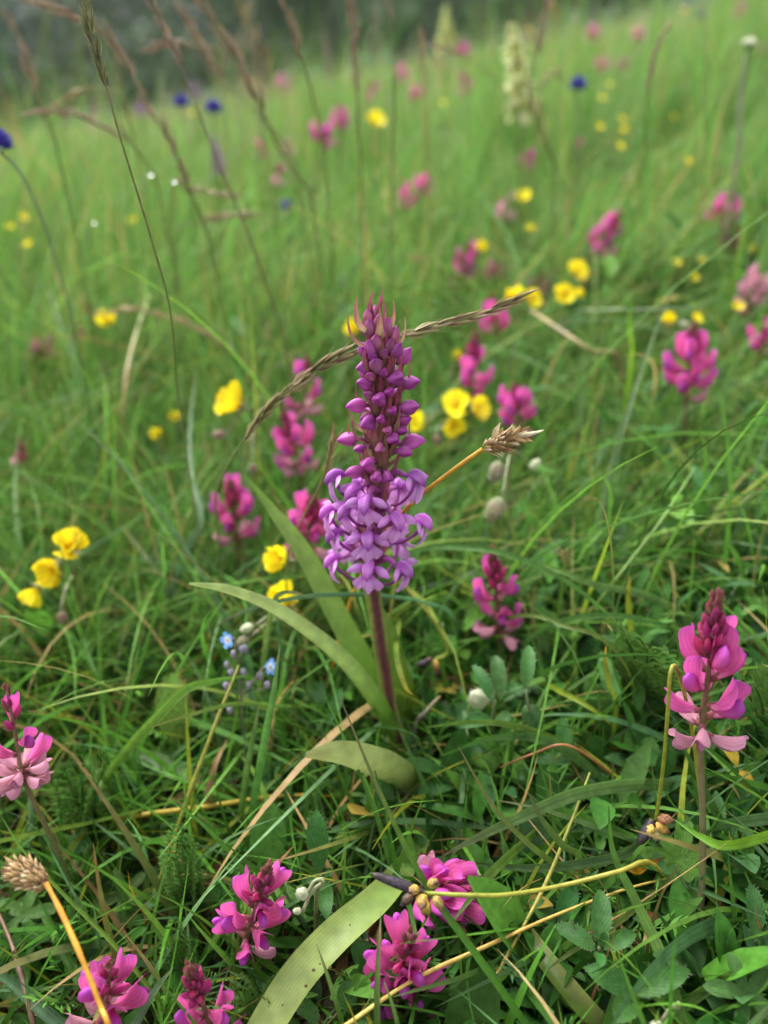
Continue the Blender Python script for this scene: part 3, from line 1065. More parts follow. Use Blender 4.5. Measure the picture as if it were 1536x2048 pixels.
SF_FAR = [  # label, top, bottom, Y, size, counts, pale
    ('pink sainfoin at the tip of the drooping grass ear', (980, 588), (995, 668), .46, .8, (0, 8, 4), 0),
    ('sainfoin with a stray yellow flower touching it', (942, 480), (918, 580), .58, .9, (1, 9, 5), 0),
    ('leaning sainfoin with a dark bud tip and bright rose flowers', (1240, 425), (1185, 510), .56, 1.0, (0, 8, 8), 0),
    ('small rose sainfoin behind the yellow pair', (1082, 545), (1080, 610), .58, .9, (0, 8, 3), 0),
    ('short pink sainfoin next to the round yellow flower', (1182, 555), (1180, 590), .58, .85, (0, 7, 2), 0),
    ('tiny pink sainfoin between two larger ones', (992, 530), (990, 560), .62, .75, (0, 6, 2), 0),
    ('tall sainfoin with two tiers of rose flowers', (1465, 385), (1432, 455), .62, 1.05, (0, 10, 4), 0),
    ('lower rose sainfoin beneath the two tiered one', (1475, 455), (1455, 510), .62, .95, (0, 8, 1), 0),
    ('pale pink sainfoin cut by the edge of the view', (1520, 530), (1500, 620), .47, .8, (3, 8, 1), 1),
    ('pink sainfoin at the edge above the bare stem', (1535, 640), (1520, 705), .42, .78, (0, 7, 3), 0),
    ('round dusky rose sainfoin alone in the left grass', (85, 682), (80, 722), .55, .85, (0, 8, 2), 0),
    ('dark maroon sainfoin bud next to the round golden flower', (175, 615), (178, 665), .55, .8, (0, 2, 12), 0),
    ('rose sainfoin below the small yellow flower in the middle distance', (645, 250), (640, 290), .85, 1.0, (0, 9, 2), 0),
    ('rose sainfoin standing taller beside its twin', (683, 210), (680, 265), .95, 1.0, (0, 9, 3), 0),
    ('single dark crimson sainfoin in open green grass', (1054, 300), (1052, 340), .82, .75, (0, 3, 10), 0),
    ('soft mauve sainfoin in a blurred pair', (845, 355), (842, 392), .75, .75, (1, 7, 2), 0),
    ('paler of a blurred mauve pair of sainfoin', (808, 370), (812, 415), .75, .75, (4, 4, 1), 0),
    ('washed out pale sainfoin behind a yellow flower', (1012, 390), (1008, 440), .70, .85, (5, 3, 1), 1),
    ('small crimson sainfoin bud below the blue globe', (1152, 280), (1150, 310), .95, .7, (0, 2, 8), 0),
    ('distant dull red sainfoin by a straw stalk', (747, 165), (745, 200), 1.35, 1.0, (0, 3, 8), 0),
    ('distant magenta sainfoin dot before the pale orchid', (833, 172), (833, 200), 1.35, .9, (0, 6, 2), 0),
    ('distant maroon sainfoin near the pale orchid', (930, 150), (931, 188), 1.3, 1.0, (0, 3, 8), 0),
    ('distant bright pink sainfoin high on the slope', (1276, 55), (1275, 82), 1.9, 1.2, (0, 7, 2), 0),
    ('distant dull pink sainfoin beside the bright one on the slope', (1186, 56), (1185, 84), 1.9, 1.2, (1, 7, 1), 0),
    ('pair of pink sainfoin heads, the brighter one', (1246, 120), (1245, 145), 1.5, 1.1, (0, 8, 1), 0),
    ('pair of pink sainfoin heads, the duller one', (1203, 120), (1204, 145), 1.5, 1.0, (1, 6, 1), 0),
    ('pink sainfoin right behind the white globe bud', (1522, 88), (1519, 116), 1.3, 1.0, (0, 7, 1), 0),
    ('faint sainfoin near the top of the slope at the right', (1482, 8), (1481, 35), 2.2, 1.3, (1, 6, 1), 0),
    ('faint pink sainfoin below the second pale orchid', (927, 88), (924, 112), 1.8, 1.1, (0, 6, 1), 0),
    ('faint pink sainfoin by the wood edge in the middle', (566, 158), (565, 182), 1.7, 1.1, (1, 6, 1), 0),
    ('rusty sainfoin dot above the smaller one in left grass', (521, 285), (519, 312), 1.0, .75, (1, 3, 5), 0),
    ('rusty sainfoin dot, smaller, in left grass', (574, 290), (573, 312), 1.0, .65, (1, 3, 5), 0),
    ('dusky sainfoin bud low in the tall green grass', (557, 330), (554, 370), .9, .75, (2, 2, 6), 0),
    ('small pink sainfoin at the edge under the white bud stem', (1440, 345), (1438, 360), .9, .5, (0, 4, 1), 0),
    ('dim pink sainfoin beyond the straw coloured stem', (803, 130), (801, 155), 1.6, .9, (2, 4, 1), 0),
    ('dim pink sainfoin above the crimson bud', (802, 140), (808, 160), 2.0, 1.0, (2, 4, 1), 0),
    ('dry brown sainfoin bud at the far left edge', (40, 880), (42, 930), .36, .6, (2, 0, 8), 1),
]
for lab, top, bot, Y, fs, n, pale in SF_FAR:
    sainfoin(lab, top, bot, Y, Y, fs, n, False, None, pale=bool(pale))
    guard((top[0] + bot[0]) / 2, (top[1] + bot[1]) / 2, 26, Y - .02)


# ================================================================== YELLOW ROCKROSE
YEL, YEL2 = (0.90, 0.76, 0.022), (0.88, 0.66, 0.014)
SEP_G = (0.30, 0.30, 0.13)


def yl_petal(seed):
    r = random.Random(seed); m = MB()
    nu, nv = 9, 7
    rows, cs, us = [], [], []
    for j in range(nv):
        t = j / (nv - 1)
        row, cr, ur = [], [], []
        for i in range(nu):
            u = 2 * i / (nu - 1) - 1
            hw = .5 + 4.9 * math.sin(min(1, t * 1.05) * PI * .55) ** 1.1
            L = 9.2 * t * (1 - .13 * u * u - .03 * math.cos(u * 7 + seed))
            row.append(Vec((u * hw, L, 2.3 * t * t + 1.0 * u * u * t + .28 * math.sin(u * 6 + t * 5 + seed) * t)))
            cr.append(mix(YEL2, YEL, min(1, t * 1.6))); ur.append((u, t, 0))
        rows.append(row); cs.append(cr); us.append(ur)
    m.grid(rows, cs, us)
    return m.mesh('petal', M_YELLOW)


YP = [yl_petal(i) for i in range(3)]


def yl_cup():
    m = MB()
    m.pod([(0, 0, -1.6), (0, 0, -.8), (0, 0, .2), (0, 0, .6)], [.5, 1.3, 1.5, .3], [.5, 1.3, 1.5, .3], [SEP_G, SEP_G], up=(0, 1, 0), n=8)
    for k in range(3):
        a = 2 * PI * k / 3 + .4
        x, y = math.cos(a), math.sin(a)
        m.ribbon([(x * .8, y * .8, -1.0), (x * 3, y * 3, -.7), (x * 5.6, y * 5.6, .7)], [1.8, 3.6, .4], [SEP_G, mix(SEP_G, (.3, .12, .08), .4)], nrm=(0, 0, 1), cols=5, fold=.3, samples=6)
    return m.mesh('flower', M_HERB)


def yl_stamens():
    m = MB(); r = random.Random(3)
    for k in range(26):
        a, e = r.uniform(0, 6.28), r.uniform(.1, .9)
        d = Vec((math.cos(a) * math.sin(e), math.sin(a) * math.sin(e), math.cos(e)))
        m.tube([(0, 0, .4), tuple(d * 2.6)], [.09, .07], [YEL, YEL2], n=3, caps=False)
        m.ball(d * 2.8, .32, (.75, .40, .02), n=5, m=3)
    return m.mesh('stamen_tuft', M_PETAL)


YCUP, YST = yl_cup(), yl_stamens()


def yl_head(root, pos, face, sc, cup=0.35, rnd=None, npet=5, detail=True):
    r = rnd or random
    fr = frame(pos, Vec(face), (0, 0, 1), MM * sc) @ Mat.Rotation(-PI / 2, 4, 'X')
    # local Z now looks along face
    f = put('flower', YCUP, root, fr)
    a0 = r.uniform(0, 6.28)
    for k in range(npet):
        q = Mat.Rotation(a0 + 2 * PI * k / 5, 4, 'Z') @ Mat.Rotation(cup + r.uniform(-.35, .35), 4, 'X') @ Mat.Translation((0, .3, .1))
        sub('petal', r.choice(YP), f, q)
    if detail:
        sub('stamen_tuft', YST, f)
    return f


def fuzzy_bud_mesh(c0, c1, hair=60):
    m = MB(); r = random.Random(int(hair))
    m.pod([(0, 0, 0), (0, .8, 0), (0, 2.6, 0), (0, 4.6, 0), (0, 6.2, 0), (0, 7.0, 0)], [.4, 1.5, 2.3, 2.1, 1.1, .1], [.4, 1.5, 2.3, 2.1, 1.1, .1], [c0, c0, c1, c0, c1, c1], n=14, samples=9, ridges=5, rdepth=.12)
    for k in range(hair):
        t = r.uniform(.05, .95); a = r.uniform(0, 6.28)
        rr = 2.3 * math.sin(PI * (t * .9 + .05)) ** .7
        p = Vec((math.cos(a) * rr, t * 6.6, math.sin(a) * rr)); d = Vec((math.cos(a), .5, math.sin(a)))
        s_ = d.orthogonal().normalized() * .05
        i = [m.add(p + s_, (.5, .5, .42)), m.add(p - s_, (.5, .5, .42)), m.add(p + d * r.uniform(.5, 1.0), (.6, .6, .52))]
        m.f.append(tuple(i))
    return m.mesh('bud', M_HERB)


FBUD = [fuzzy_bud_mesh((.22, .24, .12), (.30, .24, .17), 90), fuzzy_bud_mesh((.25, .20, .14), (.30, .15, .13), 60), fuzzy_bud_mesh((.34, .38, .22), (.55, .55, .40), 90)]


def hanging_bud(root, stem_pt, pos, d, sc, kind):
    m = MB()
    st = pos - Vec(d).normalized() * .5 * MM
    m.tube([stem_pt, stem_pt.lerp(st, .55) + Vec((0, 0, 2.5 * MM)), st], [.45 * MM, .4 * MM, .45 * MM], [(.20, .22, .10), (.26, .26, .15)], n=6, samples=7)
    b = put('bud', FBUD[kind], root, frame(pos, d, (0, 0, 1), MM * sc))
    s_ = m.mesh('bud_stalk', M_STEM)
    sub('bud_stalk', s_, b, b.matrix_basis.inverted() @ Mat.Translation(-BASE[root.name]))


def rockrose(label, heads, buds, foot, stem_r=.6, group='yellow rockrose flowers', leaves=0):
    """heads: (px, py, Y, facing, size, cup); buds: (px, py, Y, direction, size, kind, stalk height)"""
    hp = [P(a, b, c) for a, b, c, *_ in heads]
    B0 = hp[0] if hp else P(*buds[0][:3])
    G = on_ground(H(*foot, 0)) if foot else on_ground(B0 + Vec((random.uniform(-.01, .01), random.uniform(0, .012), 0)))
    root = thing('rockrose', label, 'rockrose', G, group)
    top = (hp[0] - Vec(heads[0][3]).normalized() * (1.6 * MM * heads[0][4])) if hp else B0 + Vec((0.004, 0.002, 0.004))
    m = MB()
    mid = G.lerp(top, .6) + Vec((random.uniform(-.003, .003), .003, .002))
    pts = [G, mid, top - (Vec(heads[0][3]).normalized() * .004 if hp else Vec((0, 0, .002))), top]
    pth = m.tube(pts, [stem_r * MM, stem_r * MM, stem_r * .9 * MM, stem_r * .8 * MM], [(.15, .15, .06), (.17, .20, .08), (.20, .24, .11)], n=6, samples=14)
    m.build('stem', M_STEM, root)
    for i, (h, p) in enumerate(zip(heads, hp)):
        yl_head(root, p, h[3], h[4], h[5], None, 5, h[2] < .5)
        if i:
            mm = MB(); e = p - Vec(h[3]).normalized() * (1.6 * MM * h[4])
            mm.tube([pth[8], pth[8].lerp(e, .6) + Vec((0, 0, .004)), e], [.5 * MM] * 3, [(.17, .20, .08), (.20, .24, .11)], n=5, samples=7)
            mm.build('flower_stalk', M_STEM, root)
    for (px, py, Y, d, sc, kind, k) in buds:
        hanging_bud(root, pth[min(13, k)], P(px, py, Y), Vec(d), sc, kind)
    for h in heads:
        guard(h[0], h[1], 38, h[2] - .012)
    for b in buds:
        guard(b[0], b[1], 26, b[2] - .012)
    return root


rockrose('yellow rockrose seen from the side with pale sepals and one orange bud', [(482, 812, .33, (-.7, -.3, .5), 1.15, .62)], [(452, 868, .325, (-1, -.2, -.05), .9, 1, 10), (505, 925, .325, (.1, -.3, -1), .8, 1, 7)], (548, 1010))
rockrose('golden rockrose cup half covered by the pale curved orchid leaf', [(577, 1212, .236, (-.1, -.25, .9), .95, 1.0)], [(508, 1252, .222, (-.6, -.2, -.1), .72, 2, 9), (500, 1274, .220, (-.7, -.2, -.35), .75, 0, 8)], (610, 1380))
rockrose('crumpled yellow rockrose tucked behind the upright orchid leaf', [(572, 1120, .252, (-.6, -.5, .5), .85, .9)], [], (590, 1250))
rockrose('drooping yellow rockrose cluster with three heads in the left grass', [(138, 1100, .262, (.3, -.4, .75), .9, .75), (112, 1138, .258, (-.2, -.8, .2), .85, .8), (76, 1175, .255, (-.5, -.6, -.5), .8, .9)], [(122, 1222, .255, (.1, -.2, -1), .8, 1, 6)], (150, 1300))
rockrose('yellow rockrose cluster behind the orchid spike, with four crinkled heads', [(912, 815, .365, (0, -.6, .7), 0.88, .5), (948, 818, .365, (.6, -.5, .5), 0.80, .5), (850, 845, .355, (-.7, -.5, .3), 0.80, .8), (905, 848, .36, (.1, -.9, 0), 0.76, .7)], [(872, 868, .35, (.1, -.4, -1), .8, 1, 7)], (900, 960))
rockrose('round golden rockrose next to a dark maroon bud', [(216, 644, .47, (.05, -.7, .7), 0.77, .6)], [], None)
rockrose('yellow rockrose half hidden behind the tip of the orchid', [(710, 660, .46, (-.2, -.6, .6), 0.76, .7)], [], None)
rockrose('yellow rockrose pair beside the tip of the grass ear', [(1030, 596, .46, (-.3, -.7, .5), 0.76, .6), (1060, 600, .465, (.3, -.7, .5), 0.71, .6)], [], None)
rockrose('single oval yellow rockrose at the centre right, tallest of its trio', [(1150, 545, .50, (.3, -.7, .7), 0.80, .45)], [], None)
rockrose('yellow rockrose with a ragged edge just below the oval one', [(1128, 594, .47, (-.2, -.7, .6), 0.80, .6), (1152, 590, .48, (.5, -.4, .5), 0.50, .8)], [], None)
rockrose('yellow flower stuck to the side of a pink sainfoin', [(958, 495, .57, (.2, -.8, .4), 0.67, .7)], [], None)
rockrose('small yellow flower in front of the washed out pale sainfoin', [(1048, 398, .70, (0, -.5, .8), 0.80, .5)], [], None)
rockrose('yellow and cream rockrose behind the bright magenta sainfoin', [(1336, 645, .42, (-.2, -.6, .6), 0.63, .8)], [(1358, 648, .42, (1, -.3, 0), .8, 2, 10)], None)
rockrose('pair of small yellow flowers deep in the left grass, upper one', [(350, 835, .42, (0, -.6, .6), 0.46, .6)], [], None)
rockrose('pair of small yellow flowers deep in the left grass, lower one', [(315, 868, .40, (0, -.7, .5), 0.46, .6)], [], None)
rockrose('small golden flower under the second bud spike', [(912, 712, .42, (0, -.7, .4), 0.50, .9)], [], None)
rockrose('distant yellow flower by the rose sainfoin twins', [(752, 247, 1.0, (0, -.6, .7), 1.35, .5)], [], None)
rockrose('fuzzy nodding rockrose buds under the tan seed head', [], [(1000, 922, .275, (-.3, -.3, -1), 1.3, 0, 12), (1004, 995, .262, (-.5, -.3, -.9), 1.5, 0, 9), (1062, 940, .29, (.5, .1, .7), .8, 2, 12)], (1035, 1240))
rockrose('pale silky bud of rockrose over opposite round leaves', [], [(968, 1408, .200, (-.45, -.35, .75), 1.35, 2, 12)], (990, 1500))
rockrose('green hairy bud of rockrose by the low bright sainfoin', [], [(612, 1792, .125, (-.35, -.3, .8), .62, 2, 12), (603, 1822, .124, (-.5, -.2, .3), .35, 2, 9)], (632, 1900))
rockrose('bristly striped bud drooping at the bottom edge beside hairy leaves', [], [(1322, 2044, .104, (-.4, -.2, -.5), .6, 2, 12)], (1368, 2110))

# scattered small yellow flowers farther up the slope
SMALL_YELLOW = [
    (1200, 255, .9, 'lower left of a loose trio of yellow flowers below the deep blue globe'), (1248, 262, .9, 'lower right of a loose trio of yellow flowers below the deep blue globe'),
    (1243, 238, .98, 'topmost of a loose trio of yellow flowers below the deep blue globe'), (1203, 198, 1.05, 'small yellow flower right beside the deep blue globe, lower of a pair'),
    (1219, 170, 1.15, 'small yellow flower right beside the deep blue globe, upper of a pair'), (1345, 235, 1.05, 'lone small yellow flower under the short wavy brown ear'),
    (1375, 326, .8, 'pale yellow flower left of the foot of the white bud stem'), (1352, 527, .56, 'small yellow flower right of the leaning dark tipped sainfoin'),
    (1385, 557, .55, 'faint yellow flower just under another, right of the leaning sainfoin'), (1503, 497, .6, 'small yellow flower by the lower tier of the tall rose sainfoin'),
    (1490, 195, 1.1, 'orange yellow speck behind the white bud stem'), (20, 455, .7, 'yellow flower nearest the edge in the left grass'),
    (50, 435, .74, 'upper yellow flower of three at the left edge'), (58, 490, .68, 'lowest yellow flower of three at the left edge'),
    (265, 442, .74, 'single yellow flower among the pale left stalks'), (485, 170, 1.5, 'distant yellow dot below the plumes, one of two, paler'),
    (515, 168, 1.5, 'distant yellow dot below the plumes, one of two, brighter'), (1057, 62, 1.7, 'orange yellow dot at the tip of the pale yellow orchid'),
    (1370, 20, 2.0, 'orange yellow dot near the top edge on the slope'), (885, 208, 1.2, 'faint orange dot under the distant maroon sainfoin'),
    (1238, 295, .85, 'faint yellow dot under the loose trio'), (1060, 460, .65, 'dim yellow flower under the yellow one by the pale sainfoin'),
    (385, 228, 1.2, 'pale yellow dot between the two blue globes'), (1475, 615, .46, 'yellow flower tucked under the pale pink sainfoin at the edge'),
    (1390, 640, .44, 'dull yellow flower above the large magenta sainfoin'), (1400, 520, .57, 'tiny yellow flower left of the pale pink sainfoin at the edge')]
for px, py, Y, lab in SMALL_YELLOW:
    t = rockrose(lab, [(px, py, Y, (random.uniform(-.3, .3), -.6, .8), random.uniform(.36, .48) * (1.3 if Y > 1.2 else 1), .35)], [], None, .4, 'small yellow flowers sprinkled on the slope')
for o in (x for x in COL.objects if x.get('group') == 'small yellow flowers sprinkled on the slope'):
    o['category'] = 'yellow flower'; o.name = 'yellow_flower'

# ================================================================== BLUE GLOBES
BLU, BLU2 = (0.045, 0.035, 0.30), (0.12, 0.09, 0.50)


def floret_mesh():
    m = MB()
    m.tube([(0, 0, 0), (0, 3, .3), (0, 5.2, 1.4), (0, 6.3, 3.0)], [.75, .85, .6, .15], [BLU, BLU2, BLU], n=5, samples=6)
    return m.mesh('floret', M_PETAL)


FLORET = floret_mesh()


def globe(label, px, py, Y, sc, stem_pts=None, simple=False):
    c = P(px, py, Y)
    G = on_ground(P(*stem_pts[-1], Y + .02)) if stem_pts else on_ground(c + Vec((random.uniform(-.01, .01), .01, 0)))
    root = thing('round_headed_rampion', label, 'rampion', G, 'blue globe flowers')
    m = MB()
    pts = [c - Vec((0, 0, 3 * MM))] + ([P(a, b, Y) for a, b in stem_pts] if stem_pts else [c.lerp(G, .5) + Vec((.004, 0, 0))]) + [G]
    m.tube(pts, [.6 * MM, .6 * MM, .65 * MM, .75 * MM], [(.12, .13, .10), (.10, .20, .05)], n=6, samples=16)
    m.build('stem', M_STEM, root)
    mb = MB()
    for k in range(7):
        a = 2 * PI * k / 7
        d = Vec((math.cos(a), math.sin(a), 0))
        mb.ribbon([c - Vec((0, 0, 3 * MM)), c + d * (4 * MM * sc) - Vec((0, 0, 3.4 * MM * sc)), c + d * (8 * MM * sc) - Vec((0, 0, 1.5 * MM * sc))], [2.4 * MM * sc, 2.8 * MM * sc, .3 * MM], [G_DARK, G_MID], nrm=(0, 0, 1), cols=3, samples=5)
    mb.build('bract', M_HERB, root)
    n = 26 if simple else 46
    for k in range(n):
        z = 1 - 1.55 * (k + .5) / n
        a = k * GA
        rr = math.sqrt(max(0, 1 - z * z))
        d = Vec((rr * math.cos(a), rr * math.sin(a), z))
        put('floret', FLORET, root, frame(c + d * (1.2 * MM * sc), d, (0, 0, 1), MM * sc * (1.15 if simple else 1)))
    guard(px, py, 30, Y - .02)


globe('blue globe rampion at the left edge on a long curved stem', -4, 287, .36, .8, [(40, 345), (85, 440), (125, 570), (155, 690)])
globe('dark indigo globe rampion, the darker of two side by side', 362, 207, .72, .85, [(372, 270), (378, 330)])
globe('bright violet blue globe rampion beside the darker one', 427, 218, .70, .92, [(428, 280), (425, 330)])
globe('deep blue globe rampion next to the pale yellow orchid', 1156, 171, .72, .95)
globe('small blue rampion low in the tall green grass', 572, 412, .68, .6, None, True)
globe('tiny violet rampion high up the slope', 1404, 32, 1.4, .9, None, True)


# ================================================================== WHITE GLOBE BUD
def white_bud():
    Y = .60
    c = P(1497, 95, Y)
    G = on_ground(P(1470, 420, Y + .01))
    root = thing('scabious', 'thick stemmed scabious with a closed white bud against green', 'scabious', G)
    m = MB()
    m.tube([c, P(1488, 140, Y), P(1478, 230, Y), P(1474, 330, Y), G], [1.1 * MM, 1.5 * MM, 1.6 * MM, 1.7 * MM], [(.16, .22, .09), (.22, .21, .15), (.22, .19, .15)], n=8, samples=16)
    m.build('stem', M_STEM, root)
    pm = MB()
    pm.pod([(0, 0, 0), (0, 2, 0), (0, 5.5, .3), (0, 7.4, .8)], [.9, 2.1, 2.0, .4], [.5, 1.0, 1.0, .3], [(.35, .42, .18), (.66, .70, .48), (.78, .78, .66)], n=7, samples=7)
    pet = pm.mesh('floret', M_PETAL)
    for k in range(24):
        z = 1 - 1.2 * (k + .5) / 24
        a = k * GA
        rr = math.sqrt(max(0, 1 - z * z))
        d = Vec((rr * math.cos(a), rr * math.sin(a), z))
        put('floret', pet, root, frame(c + d * (.6 * MM), d * .6 + Vec((0, 0, .5)), (0, 0, 1), MM * .72))
    for k in range(8):
        a = 2 * PI * k / 8
        d = Vec((math.cos(a), math.sin(a), 0)); b = MB()
        b.ribbon([c - Vec((0, 0, 1.5 * MM)), c + d * (3.6 * MM), c + d * (5.4 * MM) + Vec((0, 0, 2.5 * MM))], [1.6 * MM, 2.0 * MM, .2 * MM], [G_MID, G_PALE], nrm=(0, 0, 1), cols=3, samples=5)
        b.build('bract', M_HERB, root)
    guard(1497, 95, 40, Y - .03)


white_bud()


# ================================================================== PALE YELLOW AND PURPLE ORCHIDS UP THE SLOPE
def far_orchid(label, top, bot, Y, c0, c1, R, n, cat='orchid', group='orchids standing higher up the slope'):
    T, B = P(*top, Y), P(*bot, Y)
    G = on_ground(B + Vec((0, .01, 0)))
    root = thing('meadow_orchid', label, cat, G, group)
    m = MB(); m.tube([G, B, T], [2.4 * MM, 2.2 * MM, 1.0 * MM], [G_MID, G_LITE], n=7, samples=10); m.build('stem', M_STEM, root)
    f = MB()
    f.pod([(0, 0, 0), (0, 2.5, .5), (0, 5.5, 1), (0, 7, .6)], [.5, 2.2, 2.6, .4], [.5, 1.9, 2.2, .3], [mix(c0, G_LITE, .4), c0, c0], n=7, samples=7)
    f.ribbon([(0, 4.6, -.4), (0, 6.4, -3), (0, 6.8, -6.4)], [2.0, 5.6, 3.0], [c0, c1], nrm=(0, 1, .2), cols=5, fold=-.3, samples=6)
    for sg in (-1, 1):
        f.ribbon([(sg * .8, 3, .8), (sg * 4.2, 4.2, 1.8), (sg * 6.4, 4.4, 1.0)], [1.6, 3.0, .5], [c0, c1], nrm=(0, 1, .4), cols=3, samples=5)
    fm = f.mesh('flower', M_PETAL)
    for k in range(n):
        t = (k + .5) / n
        a = k * GA
        d = Vec((math.cos(a), math.sin(a), .25 + .9 * t))
        s_ = (1.15 - .75 * t) * R * random.uniform(.7, 1.2)
        put('flower', fm, root, frame(B.lerp(T, t), d, (0, 0, 1), MM * s_))
    for k in range(4):
        a = k * 1.6 + .3; b = MB()
        d = Vec((math.cos(a), math.sin(a), 0))
        b.ribbon([G + Vec((0, 0, .01)), G + d * .02 + Vec((0, 0, .06)), G + d * .05 + Vec((0, 0, .09))], [.012, .02, .002], [G_MID, G_LITE], nrm=(0, 0, 1), cols=3, samples=7)
        b.build('leaf', M_HERB, root)
    for t in (0, .5, 1):
        guard(top[0] + (bot[0] - top[0]) * t, top[1] + (bot[1] - top[1]) * t, 40, Y - .05)


CREAM, CREAM2 = (0.60, 0.62, 0.24), (0.74, 0.72, 0.42)
far_orchid('tall pale yellow orchid spike up the slope beside a blue globe', (1025, 55), (1042, 235), 1.0, CREAM, CREAM2, 2.4, 34)
far_orchid('smaller pale yellow orchid spike near the wood edge', (890, 18), (895, 95), 1.6, CREAM, mix(CREAM, G_LITE, .3), 2.1, 30)
far_orchid('blurred mauve orchid spike in the left grass', (428, 272), (437, 345), .85, (.34, .14, .38), (.42, .22, .46), .95, 22)
far_orchid('faint mauve orchid below the indigo globe flower', (283, 190), (282, 228), 1.5, (.34, .16, .36), (.40, .22, .42), 1.1, 14)
far_orchid('faint mauve orchid above the twin globe flowers', (386, 160), (388, 195), 1.6, (.34, .16, .36), (.40, .22, .42), 1.1, 14)


# ================================================================== FORGET-ME-NOT
def forget_me_not():
    BLUE = (0.16, 0.36, 0.78)
    G = on_ground(H(492, 1600, 0))
    root = thing('forget_me_not', 'thin forget me not with two small sky blue flowers and grey buds', 'forget-me-not', G)
    Y = .205
    main = [G, P(492, 1520, .20), P(484, 1420, .202), P(478, 1350, Y), P(472, 1300, Y), P(462, 1290, Y)]
    m = MB(); m.tube(main, [.45 * MM, .4 * MM, .4 * MM, .3 * MM], [(.09, .10, .05), (.13, .11, .08)], n=6, samples=18); m.build('stem', M_STEM, root)
    pm = MB()
    pm.ribbon([(0, .4, 0), (0, 1.4, .1), (0, 2.6, .25), (0, 3.0, .3)], [.8, 2.0, 2.2, 1.0], [(.8, .85, .9), BLUE, BLUE], nrm=(0, 0, 1), cols=5, samples=7, fold=-.1)
    pet = pm.mesh('petal', M_PETAL)
    em = MB(); em.ball((0, 0, .25), .55, (.78, .42, .04), n=8, m=5, squash=.5)
    eye = em.mesh('eye', M_PETAL)
    cm = MB(); cm.pod([(0, 0, -3), (0, 0, -1.6), (0, 0, 0)], [.3, .9, .7], [.3, .9, .7], [(.2, .2, .14), (.2, .22, .18)], up=(0, 1, 0), n=7)
    cup = cm.mesh('flower', M_HERB)
    for (px, py, face) in [(456, 1280, (-.55, -.75, .35)), (540, 1334, (.75, -.45, .35))]:
        p = P(px, py, Y - .002)
        f = put('flower', cup, root, frame(p, face, (0, 0, 1), MM * .95) @ Mat.Rotation(-PI / 2, 4, 'X'))
        for k in range(5):
            sub('petal', pet, f, Mat.Rotation(2 * PI * k / 5, 4, 'Z') @ Mat.Rotation(.15, 4, 'X'))
        sub('eye', eye, f)
        q = MB(); q.tube([P(480, 1370 + (py - 1280) * .6, Y), p - Vec(face).normalized() * .003], [.3 * MM, .3 * MM], [(.14, .12, .09)] * 2, n=5, samples=4); q.build('flower_stalk', M_STEM, root)
        guard(px, py, 30, Y - .02)
    for px, py in [(468, 1308), (490, 1298), (462, 1345), (487, 1345), (455, 1330), (452, 1372), (498, 1372), (535, 1370), (520, 1352), (460, 1420), (484, 1300)]:
        p = P(px, py, Y + random.uniform(-.002, .002))
        b = MB()
        b.pod([p - Vec((0, 0, 1.6 * MM)), p - Vec((0, 0, .9 * MM)), p + Vec((0, 0, .8 * MM)), p + Vec((0, 0, 1.7 * MM))], [.3 * MM, .95 * MM, 1.05 * MM, .2 * MM], [.3 * MM, .95 * MM, 1.05 * MM, .2 * MM], [(.22, .22, .2), (.30, .28, .32), (.34, .32, .42)], up=(0, 1, 0), n=8, samples=7)
        b.build('bud', M_HERB, root)
        q = MB(); q.tube([p - Vec((0, 0, 1.5 * MM)), P(482, py + 14, Y)], [.25 * MM, .25 * MM], [(.14, .12, .09)] * 2, n=4); q.build('bud_stalk', M_STEM, root)


forget_me_not()

# ================================================================== SEDGE HEADS
TAN, TAN2, PALET = (0.34, 0.22, 0.10), (0.20, 0.11, 0.05), (0.66, 0.58, 0.40)


def scale_mesh(c0, c1, L, wd, name='scale'):
    m = MB()
    m.ribbon([(0, 0, 0), (0, L * .35, L * .10), (0, L * .75, L * .07), (0, L, L * .12)], [wd * .5, wd, wd * .7, wd * .05], [c0, c0, c1, c1], nrm=(0, -.1, 1), cols=5, fold=-.7, samples=8)
    return m.mesh(name, M_DRY)


SC = [scale_mesh(TAN2, TAN, 5.2, 2.2), scale_mesh(TAN2, mix(TAN, PALET, .3), 5.0, 2.0), scale_mesh(mix(TAN, TAN2, .5), TAN, 6.0, 1.7), scale_mesh(TAN2, (.10, .055, .03), 4.6, 1.6), scale_mesh(TAN, PALET, 4.4, 1.3)]


